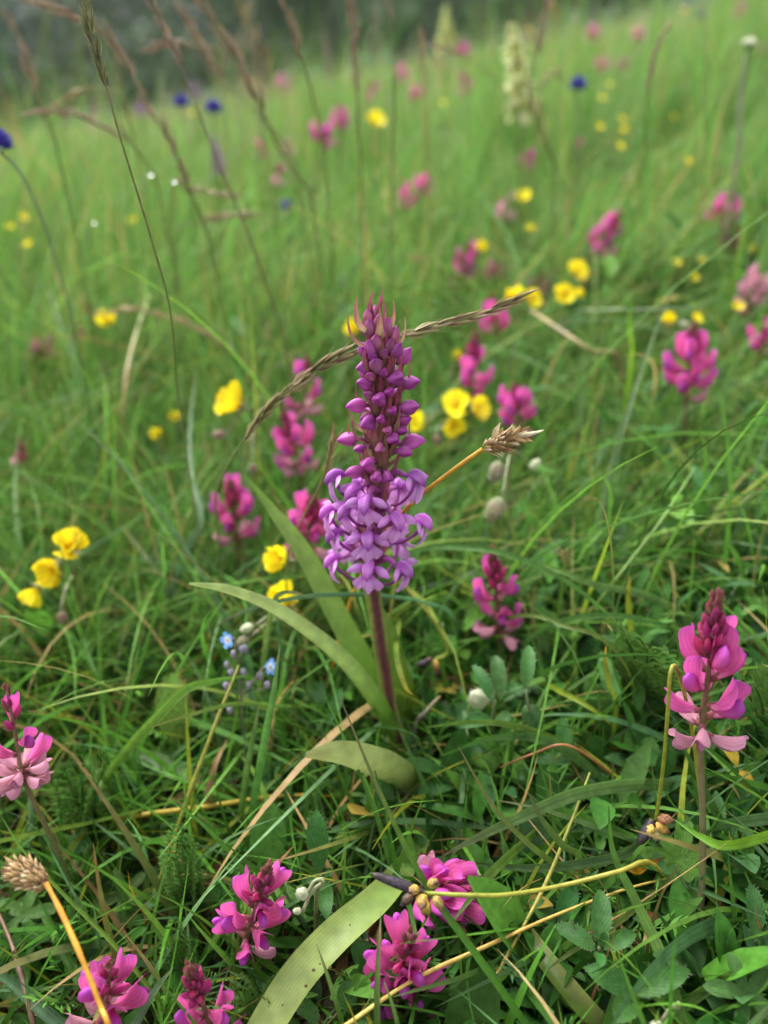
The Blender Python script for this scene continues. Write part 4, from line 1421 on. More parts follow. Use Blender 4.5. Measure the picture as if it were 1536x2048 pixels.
def sedge_head(label, stem, tip, n, L, rad, long_scale=None, stem_r=.65, cols=(ORANGE, ORANGE), Yhead=None):
    """stem: list of world points from head base to the foot; tip: world point of the head's end"""
    Bh = stem[0]
    root = thing('sedge', label, 'sedge', stem[-1], 'sedges with dry heads')
    m = MB(); m.tube(stem, [stem_r * MM * random.uniform(.84, 1.14) for q in range(13)], [jit(cols[0], .22) for q in range(14)], n=8, samples=40); m.build('stem', M_STEM, root)
    d = (tip - Bh); ln = d.length; d.normalize()
    x = d.orthogonal().normalized(); y = d.cross(x)
    for k in range(n):
        t = k / n
        a = k * GA
        o = x * math.cos(a) + y * math.sin(a)
        rr = rad * math.sin(PI * (.15 + .75 * t)) ** .8
        dd = d * 1.0 + o * (.5 - .2 * t + random.uniform(-.35, .35)) + Vec((random.uniform(-.3, .3), random.uniform(-.3, .3), random.uniform(-.3, .3)))
        put('scale', random.choice(SC), root, frame(Bh + d * (ln * .78 * t) + o * rr * .55, dd, o, MM * L * random.uniform(.6, 1.3)))
    for (b, e, wd, c0, c1) in long_scale or []:
        q = MB(); q.ribbon([b, b.lerp(e, .4) + Vec((0, 0, .4 * MM)), b.lerp(e, .75), e], [wd * .6 * MM, wd * MM, wd * .55 * MM, wd * .15 * MM], [c0, mix(c0, c1, .6), c1], nrm=(0, -1, .6), cols=5, fold=-.6, samples=9)
        q.build('long_scale', M_DRY, root)
    return root


hb = P(966, 898, .196)
sedge_head('tan sedge head with one long pale tip on a slanting orange stalk', [hb, P(900, 945, .198), P(820, 1010, .206), P(760, 1085, .222), P(715, 1170, .228), P(690, 1240, .232), on_ground(P(640, 1420, .24))], P(1052, 866, .192), 60, .74, 3.0 * MM,
           [(P(1000, 885, .194), P(1088, 860, .192), 1.7, TAN, (.70, .63, .46)), (P(985, 880, .194), P(1000, 846, .193), 1.6, TAN, PALET), (P(972, 897, .195), P(1010, 900, .193), 1.8, (.20, .09, .05), TAN2)], .62)
guard(1010, 880, 70, .19); guard(900, 950, 40, .19); guard(1060, 865, 40, .19)
hb = P(92, 1766, .120)
sedge_head('brown chaffy sedge head at the edge on a bright orange stalk', [hb, P(125, 1830, .114), P(165, 1920, .106), P(200, 2010, .100), P(225, 2080, .096), on_ground(P(250, 2200, .094))], P(2, 1728, .125), 150, .46, 4.6 * MM, None, .6)
guard(45, 1735, 70, .115); guard(150, 1890, 45, .1); guard(205, 2010, 40, .095)


def dark_sedge(label, stem, head, bract_tip, utr, stem_r=.55, cols=(G_YEL, (.34, .30, .04)), sc=1.3):
    root = thing('sedge', label, 'sedge', stem[-1], 'sedges with dry heads')
    m = MB(); m.tube(stem, [stem_r * MM] * 3, list(cols), n=8, samples=26); m.build('stem', M_STEM, root)
    h = head
    d = bract_tip - h
    b = MB()
    b.pod([h, h + d * .15, h + d * .5, h + d * .85, bract_tip], [.6 * MM * sc, 1.0 * MM * sc, 1.15 * MM * sc, .8 * MM * sc, .15 * MM], [.5 * MM * sc, .9 * MM * sc, 1.0 * MM * sc, .7 * MM * sc, .15 * MM], [(.06, .035, .03), BLACK, (.035, .028, .038), BLACK, (.05, .035, .025)], n=8, samples=10, ridges=4, rdepth=.12)
    b.build('spike', M_FRUIT, root)
    for p, dd, c0, c1, s_ in utr:
        dd = Vec(dd).normalized()
        u = MB()
        s_ *= sc
        u.pod([p, p + dd * (.8 * MM * s_), p + dd * (2.1 * MM * s_), p + dd * (3.1 * MM * s_), p + dd * (3.7 * MM * s_)], [.35 * MM, 1.15 * MM * s_, 1.1 * MM * s_, .45 * MM * s_, .15 * MM], [.35 * MM, 1.0 * MM * s_, 1.0 * MM * s_, .4 * MM * s_, .15 * MM], [c0, c0, mix(c0, c1, .4), c1, BLACK], n=9, samples=9, ridges=3, rdepth=.06)
        u.build('utricle', M_FRUIT, root)
    return root


OCH, OCD = (0.42, 0.27, 0.05), (0.12, 0.06, 0.03)
h = P(862, 1787, 0.1262)
dark_sedge('blackened sedge head lying over the pink sainfoin, stalk to the side', [P(850, 1787, .1272), h, P(930, 1790, 0.1246), P(1010, 1790, 0.1257), P(1120, 1772, 0.1299), P(1240, 1742, .130), P(1300, 1725, .136), on_ground(P(1380, 1700, .15))], P(848, 1785, 0.1262), P(742, 1747, 0.1289),
           [(P(845, 1790, 0.1246), (-.1, -.9, .2), OCH, OCD, 1.0), (P(862, 1768, 0.1251), (.2, -.4, .6), (.34, .27, .05), OCD, .9), (P(850, 1800, 0.1246), (.1, -.5, -1), OCH, BLACK, .95), (P(868, 1792, 0.1246), (.5, -.6, -.4), (.3, .2, .05), OCD, .85), (P(826, 1786, 0.1257), (-.7, -.5, -.4), (.10, .06, .03), BLACK, .9), (P(835, 1775, 0.1257), (-.4, -.5, .3), OCH, OCD, .8)], .55)
guard(800, 1770, 70, .108); guard(860, 1790, 50, .108); guard(1000, 1790, 30, .108)
h = P(1312, 1638, .150)
dark_sedge('drooping black and ochre sedge head on a hooked yellow stalk', [h, P(1318, 1600, .150), P(1330, 1500, .149), P(1337, 1400, .149), P(1341, 1345, .150), P(1352, 1335, .152), P(1372, 1400, .156), P(1390, 1500, .160), on_ground(P(1400, 1750, .162))], P(1306, 1640, .150), P(1277, 1690, .146),
           [(P(1312, 1645, .149), (.7, -.5, -.4), OCH, OCD, 1.0), (P(1315, 1636, .149), (.9, -.3, .1), (.26, .12, .05), OCD, .95), (P(1308, 1652, .149), (.2, -.6, -.9), (.5, .42, .2), BLACK, 1.0), (P(1302, 1648, .149), (-.2, -.8, -.5), OCH, OCD, .8)], .5)
guard(1310, 1655, 60, .14); guard(1330, 1500, 26, .14)
h = P(868, 1320, .222)
dark_sedge('small black sedge head behind the stem on a curved yellow stalk', [h, P(895, 1305, .222), P(885, 1270, .224), P(860, 1230, .226), P(820, 1185, .23), P(790, 1170, .233), on_ground(P(760, 1400, .235))], P(864, 1322, .222), P(832, 1330, .220),
           [(P(868, 1320, .221), (.3, -.5, -.5), OCH, OCD, .9), (P(872, 1330, .221), (.2, -.6, -.8), (.2, .12, .04), BLACK, .9), (P(862, 1318, .221), (-.3, -.6, .3), OCD, BLACK, .8)], .55, (G_YEL, (.30, .26, .06)))
guard(858, 1325, 34, .21)


# ================================================================== GRASS EARS AND TALL STALKS
def spikelet_mesh(c0, c1, c2, awn=0.0):
    m = MB()
    m.pod([(0, 0, 0), (0, 1.5, .1), (0, 4.5, .3), (0, 7.5, .3), (0, 9.5, .2)], [.2, .5, .62, .42, .05], [.2, .45, .55, .38, .05], [c0, c1, c0, c2, c2], n=7, samples=8, ridges=3, rdepth=.12)
    for sg in (-1, 1):
        m.ribbon([(sg * .2, .5, .3), (sg * .9, 3.5, .9), (sg * .6, 7.0, .8)], [.5, .9, .05], [c2, c0], nrm=(0, 0, 1), cols=3, samples=5)
    if awn:
        m.tube([(0, 7, .3), (.3, 7 + awn * .5, .8), (.2, 7 + awn, 1.6)], [.09, .06, .03], [c2, c2], n=3, caps=False)
    return m.mesh('spikelet', M_DRY)


SPK = {
    'fresh': [spikelet_mesh((.20, .17, .07), (.12, .045, .06), (.34, .27, .14), 6.0), spikelet_mesh((.28, .25, .11), (.07, .035, .03), (.40, .34, .20), 5.0)],
    'brown': [spikelet_mesh((.28, .18, .12), (.20, .10, .085), (.36, .26, .18), 2.0)],
    'straw': [spikelet_mesh((.34, .24, .12), (.26, .15, .08), (.44, .33, .18), 1.0)],
    'green': [spikelet_mesh((.14, .17, .05), (.10, .055, .06), (.26, .26, .13), 1.0)],
}


def culm(label, pts, ear, kind, r_mm=.5, sc=1.0, dens=4.2, spread=.16, stemcol=((.20, .17, .07), (.14, .18, .05)), foot=None, group='tall grass stalks with ears', r_end=None, name='grass_stalk'):
    """pts: (px, py, Y) from tip to bottom; ear: fraction of the drawn length that carries spikelets"""
    if kind == 'brown' and sc < 1.1:
        sc, spread = sc * 1.2, spread + .06
    pw = [P(*p) for p in pts]
    G = on_ground(foot if foot is not None else pw[-1] + (pw[-1] - pw[-2]).normalized() * .03 + Vec((0, .01, 0)))
    root = thing(name, label, 'grass stalk', G, group)
    path = spline(pw, 60)
    lens = [0.0]
    for a, b in zip(path, path[1:]):
        lens.append(lens[-1] + (b - a).length)
    full = path + spline([pw[-1], pw[-1].lerp(G, .5), G], 8)[1:]
    m = MB(); m.tube(full, [r_mm * .45 * MM, r_mm * .8 * MM, r_mm * MM, (r_end or r_mm * 1.1) * MM], list(stemcol), n=6); m.build('stem', M_STEM, root)
    EL = lens[-1] * ear
    if EL > 0:
        nsp = max(3, min(60, int(EL / (dens * MM * sc))))
        for k in range(nsp):
            s_ = EL * (k + .3) / nsp
            i = max(i for i in range(len(lens)) if lens[i] <= s_)
            i = min(i, len(path) - 2)
            t = (path[i] - path[i + 1]).normalized()
            sdv = t.cross(Vec((0, -1, .3))).normalized() * (1 if k % 2 else -1)
            o = sdv * random.uniform(.2, 1.0) + Vec((0, -1, .2)) * random.uniform(-.6, .6)
            put('spikelet', random.choice(SPK[kind]), root, frame(path[i] + o * (.5 * MM), t + o * spread * random.uniform(.6, 1.6), o, MM * sc * random.uniform(.7, 1.25)))
    return root


culm('sharp purple and straw grass ear arching past the orchid spike', [(1022, 604, .222), (950, 630, .222), (830, 664, .222), (700, 705, .223), (590, 770, .226), (510, 850, .232), (450, 940, .24), (430, 990, .245)], .80, 'fresh', .38, .88, 3.2, .09, foot=Vec((-.075, .30, 0)))
guard(950, 635, 40, .21); guard(590, 770, 40, .21); guard(500, 870, 40, .21)
culm('tan drooping grass ear bending over left of the orchid', [(215, 622, .42), (290, 622, .42), (380, 650, .42), (460, 700, .42), (530, 770, .42), (575, 860, .42)], .6, 'straw', .6, .9, 4.5, .08)
culm('slender green grass panicle hanging into view at the top', [(150, -40, .225), (172, 10, .225), (186, 80, .225), (205, 148, .226), (245, 290, .228), (300, 470, .232), (340, 620, .238), (352, 760, .25)], .22, 'green', .32, .55, 2.0, .34)
culm('brown grass ear curving down from the top left corner', [(60, -2, .40), (130, 25, .40), (205, 60, .40), (260, 140, .40), (300, 220, .40), (335, 270, .40), (372, 360, .40), (420, 480, .41)], .85, 'brown', .7, .85, 4.0, .10)
culm('dark slender stalk crossing beside the two blue globes', [(285, -20, .36), (340, 80, .36), (385, 190, .36), (430, 310, .36), (490, 450, .365), (530, 560, .37), (570, 680, .38)], .22, 'brown', .55, .7, 4.0, .10, ((.13, .09, .07), (.15, .12, .06)))
culm('thick brown grass ear leaning from the top toward the meadow', [(385, -20, .45), (430, 50, .45), (475, 115, .45), (515, 200, .45), (560, 300, .46), (620, 380, .47)], .6, 'brown', .8, 1.05, 4.0, .13)
culm('second brown stalk beside the thick leaning ear', [(345, -10, .5), (380, 50, .5), (420, 120, .5), (470, 185, .5), (530, 240, .5), (590, 320, .51)], .5, 'brown', .6, .8, 4.0, .12)
culm('brown ear at the top between the leaning ones', [(555, -20, .46), (580, 40, .46), (600, 110, .46), (622, 180, .47), (650, 300, .48)], .45, 'brown', .6, .95, 4.2, .12)
culm('upright mauve brown ear above the middle of the meadow', [(696, -15, .48), (706, 60, .48), (712, 150, .48), (715, 230, .48), (722, 320, .49)], .62, 'brown', .7, .85, 4.0, .10)
culm('thin upright dark stalk beside the mauve brown ear', [(776, -10, .46), (784, 80, .46), (788, 180, .46), (785, 290, .47)], .2, 'brown', .5, .7, 4.0, .1, ((.13, .10, .07), (.14, .14, .06)))
culm('straw coloured upright stalk in the middle distance', [(842, 68, .55), (848, 150, .55), (853, 240, .55), (856, 340, .56)], .5, 'straw', .7, .8, 5.0, .06, ((.32, .20, .08), (.24, .18, .06)))
culm('olive stalk bending in front of the pale yellow orchid', [(1100, -20, .52), (1082, 60, .52), (1066, 130, .52), (1060, 200, .52), (1085, 270, .53), (1110, 330, .54)], .35, 'brown', .7, .9, 4.0, .08)
culm('short wavy brown ear above the small yellow flowers', [(1332, 62, .50), (1312, 100, .50), (1300, 150, .50), (1292, 210, .50), (1290, 300, .51)], .55, 'brown', .45, .75, 3.6, .08)
culm('dry brown ear rising from the left edge thicket', [(48, 100, .46), (65, 160, .46), (82, 210, .46), (110, 280, .47)], .6, 'brown', .7, .95, 4.0, .1)
culm('long drooping brown ear in the left thicket below the wood', [(75, 222, .46), (130, 225, .46), (200, 250, .46), (260, 285, .46), (310, 350, .47)], .75, 'brown', .6, .85, 4.0, .10)
culm('small arched tan ear in the left thicket', [(112, 212, .50), (145, 190, .50), (195, 175, .50), (240, 190, .5), (265, 260, .51)], .45, 'straw', .6, .8, 4.0, .08)
culm('faint brown panicle in front of the dark wood, drooping', [(318, 92, .55), (370, 88, .55), (425, 95, .55), (470, 130, .55), (520, 210, .56)], .5, 'brown', .6, 1.0, 4.0, .14)
culm('reddish brown ear low in the left grass', [(470, 392, .44), (420, 385, .44), (385, 375, .44), (350, 365, .44), (340, 450, .45)], .6, 'brown', .45, .7, 4.0, .10)
culm('second reddish ear below the first in the left grass', [(500, 430, .44), (450, 432, .44), (400, 445, .44), (360, 460, .44), (350, 540, .45)], .5, 'brown', .4, .65, 4.0, .10)
culm('thin pale stem standing high on the right slope', [(1408, -10, .50), (1412, 120, .50), (1410, 250, .50), (1408, 390, .51)], .0, 'straw', .45, .7, 4, .1, ((.20, .22, .10), (.18, .2, .08)))
culm('blurred brown stalk right of the straw stalk', [(870, 90, .6), (940, 120, .6), (1000, 170, .6), (1040, 230, .61)], .3, 'brown', .5, .8, 4.0, .1)
culm('arched brown tip beside the deep blue globe', [(1125, 158, .6), (1108, 150, .6), (1090, 165, .6), (1075, 230, .6), (1070, 300, .61)], .35, 'brown', .5, .7, 3.5, .1)
culm('pale stalk crossing the meadow below the pale orchid', [(1060, 180, .62), (1085, 250, .62), (1110, 320, .62), (1140, 400, .63)], .3, 'straw', .6, .8, 4, .08)
culm('dry pinkish stalk leaning over the left wood edge', [(20, 40, .7), (60, 120, .7), (120, 230, .7)], .5, 'brown', .6, .9, 4, .1)
culm('thin dry stem with bent tip, right of the orchid ear', [(820, 512, .5), (870, 525, .5), (900, 560, .5), (925, 640, .51)], .25, 'straw', .4, .6, 4, .1)
culm('tan fine stalk with a small ear behind the left sainfoin pair', [(672, 870, .215), (655, 930, .218), (630, 990, .222), (600, 1045, .228), (575, 1110, .235)], .3, 'straw', .32, .5, 3.0, .22)
culm('little pinkish ear on a green stalk near the right herbs', [(1122, 1108, .235), (1130, 1118, .235), (1128, 1150, .235), (1118, 1220, .235), (1100, 1330, .236)], .14, 'straw', .5, .5, 2.2, .3, (G_YEL, G_MID))
# misty plumes in front of the wood
for i, (px, py, Y, lab) in enumerate([(505, 70, 1.1, 'pale pinkish plume grass in front of the wood, tallest one'), (535, 110, 1.2, 'pale plume grass leaning right of the tallest plume'), (440, 60, 1.3, 'dim plume grass standing in the gap of the wood'), (480, 95, 1.15, 'short plume grass between two taller plumes'), (230, 110, 1.3, 'sparse plume grass low at the wood edge')]):
    culm(lab, [(px, py, Y), (px + 6, py + 60, Y), (px + 10, py + 120, Y), (px + 12, py + 190, Y)], .55, 'straw', .8, 2.0, 4.5, .5)
culm('white topped plant in front of the dark wood', [(486, 22, .9), (484, 70, .9), (478, 130, .9), (474, 200, .9)], .16, 'straw', .8, 1.5, 2.0, .6)


# ================================================================== SINGLED-OUT GRASS BLADES
def blade(label, pts, wpx, c0, c1, fold=.35, stalk=False, nrm=(0, -1, .7), foot=True, wprof=None, edge=None, cat='grass blade', name='grass_shoot'):
    """pts: (px, py, h) from tip to foot, h above the meadow; a value over .3 in place of h would be a distance and is not used"""
    pw = [H(*p) for p in pts]
    pm = pw[len(pw) // 2]
    dep = (pm - CAM).dot(_f)
    wd = wpx * dep / F_PX
    path = list(pw)
    if foot:
        last = pw[-1]
        g = on_ground(last + Vec(((last - pw[-2]).x * .25, (last - pw[-2]).y * .25, 0)))
        if (g - last).length > .0015:
            path.append(g)
    G = on_ground(path[-1])
    root = thing(name, label, cat, G)
    m = MB()
    if stalk:
        m.tube(path, [wd * q * random.uniform(.82, 1.15) for q in (.24, .34, .4, .45, .47, .5, .5, .48, .52, .5, .47, .5, .5)], [jit(mix(c0, c1, max(0, .8 - .2 * q)), .14) for q in range(12)], n=7, samples=40)
        m.build('stalk', M_STEM, root)
    else:
        m.ribbon(path, [x * wd for x in (wprof or [.1, .5, .82, 1, 1, .95, .8, .3])], [c1, mix(c0, c1, .25), c0, c0, c0], nrm=nrm, cols=5, fold=fold, samples=34, edge=edge)
        m.build('leaf_blade', M_GRASS, root)
    return root


BL = [
    ('bright green blade slanting across the front, crossing the short pale leaf', [(680, 1395, .085), (760, 1585, .078), (850, 1765, .068), (950, 1905, .055), (1060, 2060, .03), (1110, 2130, .012)], 15, G_MID, (.13, .10, .05), False),
    ('green blade with a yellow edge starting right of the short pale leaf', [(915, 1490, .055), (985, 1610, .05), (1060, 1690, .044), (1130, 1740, .034), (1180, 1770, .018)], 12, (.10, .15, .025), (.14, .10, .05), False),
    ('thin bright blade lying across the left foreground', [(420, 1585, .03), (310, 1612, .036), (200, 1640, .04), (90, 1663, .044), (-40, 1690, .046), (-160, 1715, .02)], 8, (.16, .24, .03), G_LITE, False),
    ('long yellow grass stalk running from the bottom up to the right', [(1350, 1752, .026), (1240, 1782, .032), (1100, 1835, .038), (960, 1898, .042), (830, 1958, .044), (690, 2052, .044), (560, 2150, .02)], 8, (.52, .36, .08), (.40, .32, .06), True),
    ('orange yellow stalk lying below the orchid on the left', [(700, 1592, .012), (560, 1592, .018), (420, 1612, .022), (300, 1628, .024), (228, 1645, .022)], 10, (.42, .28, .03), ORANGE, True),
    ('wide ribbed green blade falling past the drooping black sedge head', [(1217, 1612, .050), (1226, 1705, .046), (1275, 1810, .042), (1325, 1920, .036), (1362, 2040, .028), (1375, 2110, .012)], 23, (.085, .17, .03), G_MID, False),
    ('curved yellow green blade above the hairy leaves', [(1088, 1945, .040), (1140, 1905, .041), (1210, 1862, .040), (1285, 1805, .034), (1325, 1778, .022)], 14, (.14, .21, .045), (.16, .2, .07), False),
    ('broad green blade near the lower right corner', [(1516, 1921, .03), (1460, 1950, .03), (1400, 1985, .026), (1340, 2040, .02)], 24, (.09, .18, .03), (.17, .22, .05), False),
    ('glossy bright blade entering from the right edge', [(1350, 1640, .040), (1400, 1672, .046), (1450, 1690, .05), (1536, 1670, .052), (1640, 1630, .03)], 20, (.15, .27, .02), G_LITE, False),
    ('grey green blade above the glossy one at the right edge', [(1400, 1670, .03), (1450, 1648, .036), (1536, 1636, .04), (1640, 1630, .03)], 24, G_BLUE, G_MID, False),
    ('pale narrow blade lying right of the orchid foot', [(992, 1600, .038), (1080, 1617, .04), (1180, 1650, .036), (1260, 1678, .028), (1300, 1700, .014)], 11, (.11, .19, .05), (.2, .2, .1), False),
    ('stiff short blade with a dark tip above the yellow stalk crossing', [(1055, 1582, .055), (1085, 1640, .052), (1125, 1690, .044), (1160, 1720, .03)], 14, (.08, .16, .03), (.1, .1, .05), False),
    ('wide blade slanting up behind the leaning sainfoin', [(885, 1712, .035), (960, 1672, .042), (1060, 1625, .046), (1160, 1585, .044), (1280, 1568, .034), (1360, 1580, .015)], 26, (.095, .18, .045), (.15, .2, .09), False),
    ('short blade pointing down in front of the leaning sainfoin', [(900, 1850, .060), (945, 1790, .058), (985, 1742, .05), (1040, 1690, .036), (1080, 1660, .018)], 20, (.10, .20, .03), (.16, .22, .08), False),
    ('blade lying level behind the yellow sedge stalk', [(905, 1722, .03), (1000, 1732, .033), (1090, 1735, .036), (1190, 1722, .036), (1260, 1700, .03), (1330, 1640, .012)], 20, (.07, .145, .045), G_BLUE, False),
    ('dark green blade crossing under the deep pink sainfoin', [(780, 1995, .050), (850, 1975, .050), (920, 1955, .046), (985, 1925, .036), (1040, 1890, .018)], 11, (.075, .15, .03), (.14, .19, .06), False),
    ('upright blade standing in front of the deep pink sainfoin', [(762, 1822, .062), (757, 1900, .058), (754, 1980, .05), (755, 2070, .036), (757, 2140, .01)], 12, (.075, .15, .028), (.17, .2, .09), False),
    ('thin upright blade left of the deep pink sainfoin', [(768, 1962, .058), (785, 2010, .053), (797, 2060, .045), (805, 2130, .02)], 9, (.09, .17, .03), G_LITE, False),
    ('narrow dark blade standing before the large pale leaf', [(633, 1888, .060), (655, 1950, .056), (680, 2030, .046), (700, 2110, .02)], 10, (.06, .14, .02), (.15, .15, .05), False),
    ('thin blue green blade looping in front of the pale curved leaf', [(410, 1272, .072), (455, 1238, .077), (520, 1212, .08), (620, 1192, .08), (740, 1190, .074), (850, 1205, .06), (910, 1240, .03)], 9, (.075, .17, .07), (.14, .10, .06), False),
    ('green blade hooking over the golden rockrose cup', [(616, 1194, .080), (580, 1184, .083), (552, 1196, .080), (538, 1250, .066), (525, 1340, .045), (512, 1440, .02)], 12, (.10, .18, .04), (.2, .22, .1), False),
    ('arching blade passing behind the orchid flowers to the right', [(1262, 1275, .035), (1200, 1215, .05), (1120, 1155, .062), (1020, 1110, .07), (920, 1094, .07), (830, 1102, .06), (770, 1150, .03)], 12, (.08, .17, .04), G_LITE, False),
    ('blade arching over the right herbs, lower of two', [(1395, 1282, .030), (1330, 1250, .045), (1240, 1232, .052), (1150, 1236, .05), (1080, 1262, .04), (1030, 1310, .02)], 13, (.08, .17, .04), G_MID, False),
    ('blade arching over the right herbs, upper of two', [(1060, 1120, .062), (1130, 1146, .062), (1200, 1172, .058), (1290, 1190, .048), (1370, 1240, .025)], 15, (.085, .175, .045), G_LITE, False),
    ('yellow green blade standing upright among the right herbs', [(1259, 1150, .058), (1256, 1190, .052), (1258, 1240, .042), (1262, 1300, .024)], 13, (.17, .24, .02), (.4, .3, .04), False),
    ('long pale blade rising steeply beside the magenta sainfoin', [(1350, 565, .115), (1300, 690, .10), (1250, 840, .085), (1215, 970, .065), (1190, 1090, .04), (1180, 1150, .02)], 13, (.12, .21, .08), G_PALE, False),
    ('pale kinked blade in the left grass', [(393, 742, .095), (381, 840, .086), (382, 940, .076), (402, 1036, .066), (372, 1100, .055), (330, 1220, .03), (302, 1330, .012)], 14, (.11, .21, .10), (.13, .21, .08), False),
    ('broad light blade arching over the left foreground grass', [(492, 1352, .060), (430, 1362, .066), (370, 1380, .066), (310, 1440, .058), (255, 1500, .046), (210, 1570, .026)], 20, (.12, .22, .03), G_LITE, False),
    ('first upright blade below the forget me not', [(560, 1290, .085), (548, 1380, .072), (530, 1480, .054), (510, 1590, .034), (500, 1660, .014)], 17, (.07, .17, .03), (.12, .2, .07), False),
    ('second upright blade below the forget me not, thinner', [(520, 1400, .06), (505, 1480, .05), (490, 1570, .034), (478, 1660, .014)], 13, (.07, .16, .03), (.12, .2, .07), False),
    ('yellowing stem slanting from the forget me not to the lower left', [(478, 1330, .066), (430, 1450, .054), (385, 1570, .042), (340, 1700, .028), (292, 1840, .012)], 9, (.26, .26, .04), (.24, .26, .06), True),
    ('green blade falling from the chaffy sedge head to the bottom', [(2, 1632, .058), (50, 1705, .057), (130, 1790, .055), (230, 1890, .048), (310, 1990, .036), (360, 2070, .018)], 10, (.11, .20, .025), G_LITE, False),
    ('olive blade with a brown tip behind the crossed sainfoin', [(187, 1690, .058), (197, 1760, .052), (212, 1840, .044), (232, 1910, .03), (245, 1960, .012)], 13, (.15, .17, .03), (.26, .10, .05), False),
    ('wide dark green blade behind the orange sedge stalk', [(30, 1730, .030), (85, 1820, .030), (135, 1910, .026), (175, 1990, .02)], 24, (.075, .16, .022), G_MID, False),
    ('blue green blade cutting the lower left corner', [(-60, 1920, .035), (20, 1960, .038), (80, 2010, .038), (140, 2070, .03)], 30, (.09, .18, .09), G_BLUE, False),
    ('pale blade by the right of the crossed sainfoin', [(346, 1935, .045), (310, 1980, .042), (275, 2040, .034), (250, 2090, .015)], 17, (.14, .23, .13), G_PALE, False),
    ('dry brown stem crossing the lower left corner', [(-15, 1800, .040), (20, 1880, .042), (45, 1960, .040), (70, 2060, .03)], 11, (.13, .075, .045), BROWN, True),
    ('thin green blade by the foot of the arching leaf, purple tip', [(300, 1455, .06), (380, 1430, .062), (470, 1408, .058), (560, 1412, .046), (640, 1420, .02)], 9, (.10, .18, .03), (.2, .2, .05), False),
    ('thin yellow stem running down through the right foreground', [(1180, 1545, .042), (1140, 1650, .042), (1085, 1780, .04), (1010, 1920, .034), (940, 2050, .02)], 8, (.30, .27, .05), G_YEL, True),
    ('fine green stalk crossing the right herbs to the corner flower', [(1390, 935, .07), (1330, 1030, .066), (1270, 1110, .058), (1200, 1200, .046), (1140, 1280, .025)], 6, (.11, .19, .03), G_LITE, True),
    ('tawny curved dead stem arching over the soil right of the orchid', [(1000, 1535, .028), (1060, 1510, .034), (1130, 1490, .036), (1200, 1530, .028), (1260, 1590, .012)], 6, (.30, .13, .04), BROWN, True),
    ('brown dry blade curled under the left stalks', [(455, 1478, .03), (430, 1530, .032), (415, 1600, .024), (410, 1650, .008)], 15, (.33, .20, .10), STRAW, False),
    ('straw coloured dry blade lying by the fading sainfoin', [(-30, 1600, .02), (60, 1588, .022), (140, 1578, .02), (210, 1582, .012)], 14, (.34, .22, .13), STRAW, False),
    ('faded straw blade across the left middle ground', [(330, 1610, .022), (365, 1590, .022), (410, 1572, .018)], 14, (.33, .19, .10), STRAW, False),
    ('yellow tipped blade pointing down beside the orchid stem', [(826, 1390, .052), (812, 1375, .054), (798, 1335, .056), (792, 1290, .05), (800, 1240, .03)], 12, (.14, .21, .03), (.50, .33, .03), False),
    ('orange brown leaf tip lying above the palmate leaf', [(1330, 1715, .03), (1295, 1728, .031), (1268, 1738, .028), (1243, 1715, .016)], 20, (.50, .25, .015), (.13, .05, .025), False),
    ('green blade with an orange tip among the right herbs', [(1212, 1292, .056), (1210, 1320, .054), (1218, 1370, .046), (1232, 1420, .03)], 12, (.13, .19, .02), (.50, .28, .02), False),
    ('thin green arc from the arching blades down to the right', [(1275, 1395, .03), (1250, 1330, .045), (1200, 1275, .054), (1130, 1252, .056), (1050, 1230, .05), (960, 1262, .02)], 9, (.12, .18, .045), G_YEL, False),
    ('yellow green blade lying right of the pale silky bud', [(1225, 1452, .030), (1180, 1415, .036), (1125, 1385, .034), (1080, 1370, .018)], 11, (.17, .22, .02), G_YEL, False),
    ('fresh blade arching at the foot of the pale silky bud', [(850, 1455, .040), (930, 1445, .042), (1010, 1448, .040), (1090, 1470, .03), (1150, 1500, .012)], 13, (.10, .19, .03), G_LITE, False),
    ('broad dark blade arching under the pale silky bud', [(880, 1512, .030), (990, 1475, .034), (1090, 1480, .034), (1170, 1530, .024), (1210, 1580, .008)], 20, (.075, .15, .035), G_MID, False),
    ('light green curled tendril left of the orchid stem', [(612, 1386, .045), (592, 1378, .048), (585, 1395, .045), (592, 1430, .03)], 6, (.16, .22, .05), G_LITE, True),
    ('pale grey straw lying right of the orchid stem', [(880, 1392, .03), (850, 1425, .026), (832, 1450, .018)], 8, (.30, .25, .20), STRAW, True),
    ('narrow blade at the right edge by the corner leaves', [(1536, 1838, .035), (1450, 1800, .035), (1380, 1770, .028), (1330, 1750, .012)], 9, (.08, .17, .06), G_BLUE, False),
    ('purple tipped narrow blade by the upright orchid leaf', [(486, 948, .088), (540, 1020, .085), (600, 1085, .075), (660, 1170, .06), (720, 1270, .04), (760, 1350, .015)], 9, (.10, .19, .03), (.12, .05, .06), False),
    ('blue green upright blade at the left edge of the arching leaf', [(58, 1440, .06), (62, 1530, .05), (62, 1640, .034), (58, 1720, .012)], 12, (.10, .19, .08), G_PALE, False),
    ('tall vertical blade in the left grass', [(44, 830, .085), (32, 950, .075), (38, 1080, .06), (50, 1200, .04), (52, 1280, .015)], 15, (.10, .20, .05), G_LITE, False),
    ('faint pale stalk standing left of the tan ear', [(300, 590, .12), (275, 660, .11), (255, 740, .10), (245, 840, .08), (240, 940, .05)], 9, (.28, .24, .08), G_YEL, True),
    ('bright yellow green blade upright beyond the right stalks', [(1262, 590, .11), (1258, 660, .095), (1260, 740, .07)], 14, (.13, .23, .02), G_LITE, False),
    ('green blade at the right edge under the white bud', [(1490, 330, .16), (1488, 380, .14), (1490, 440, .11)], 13, (.11, .22, .03), G_LITE, False),
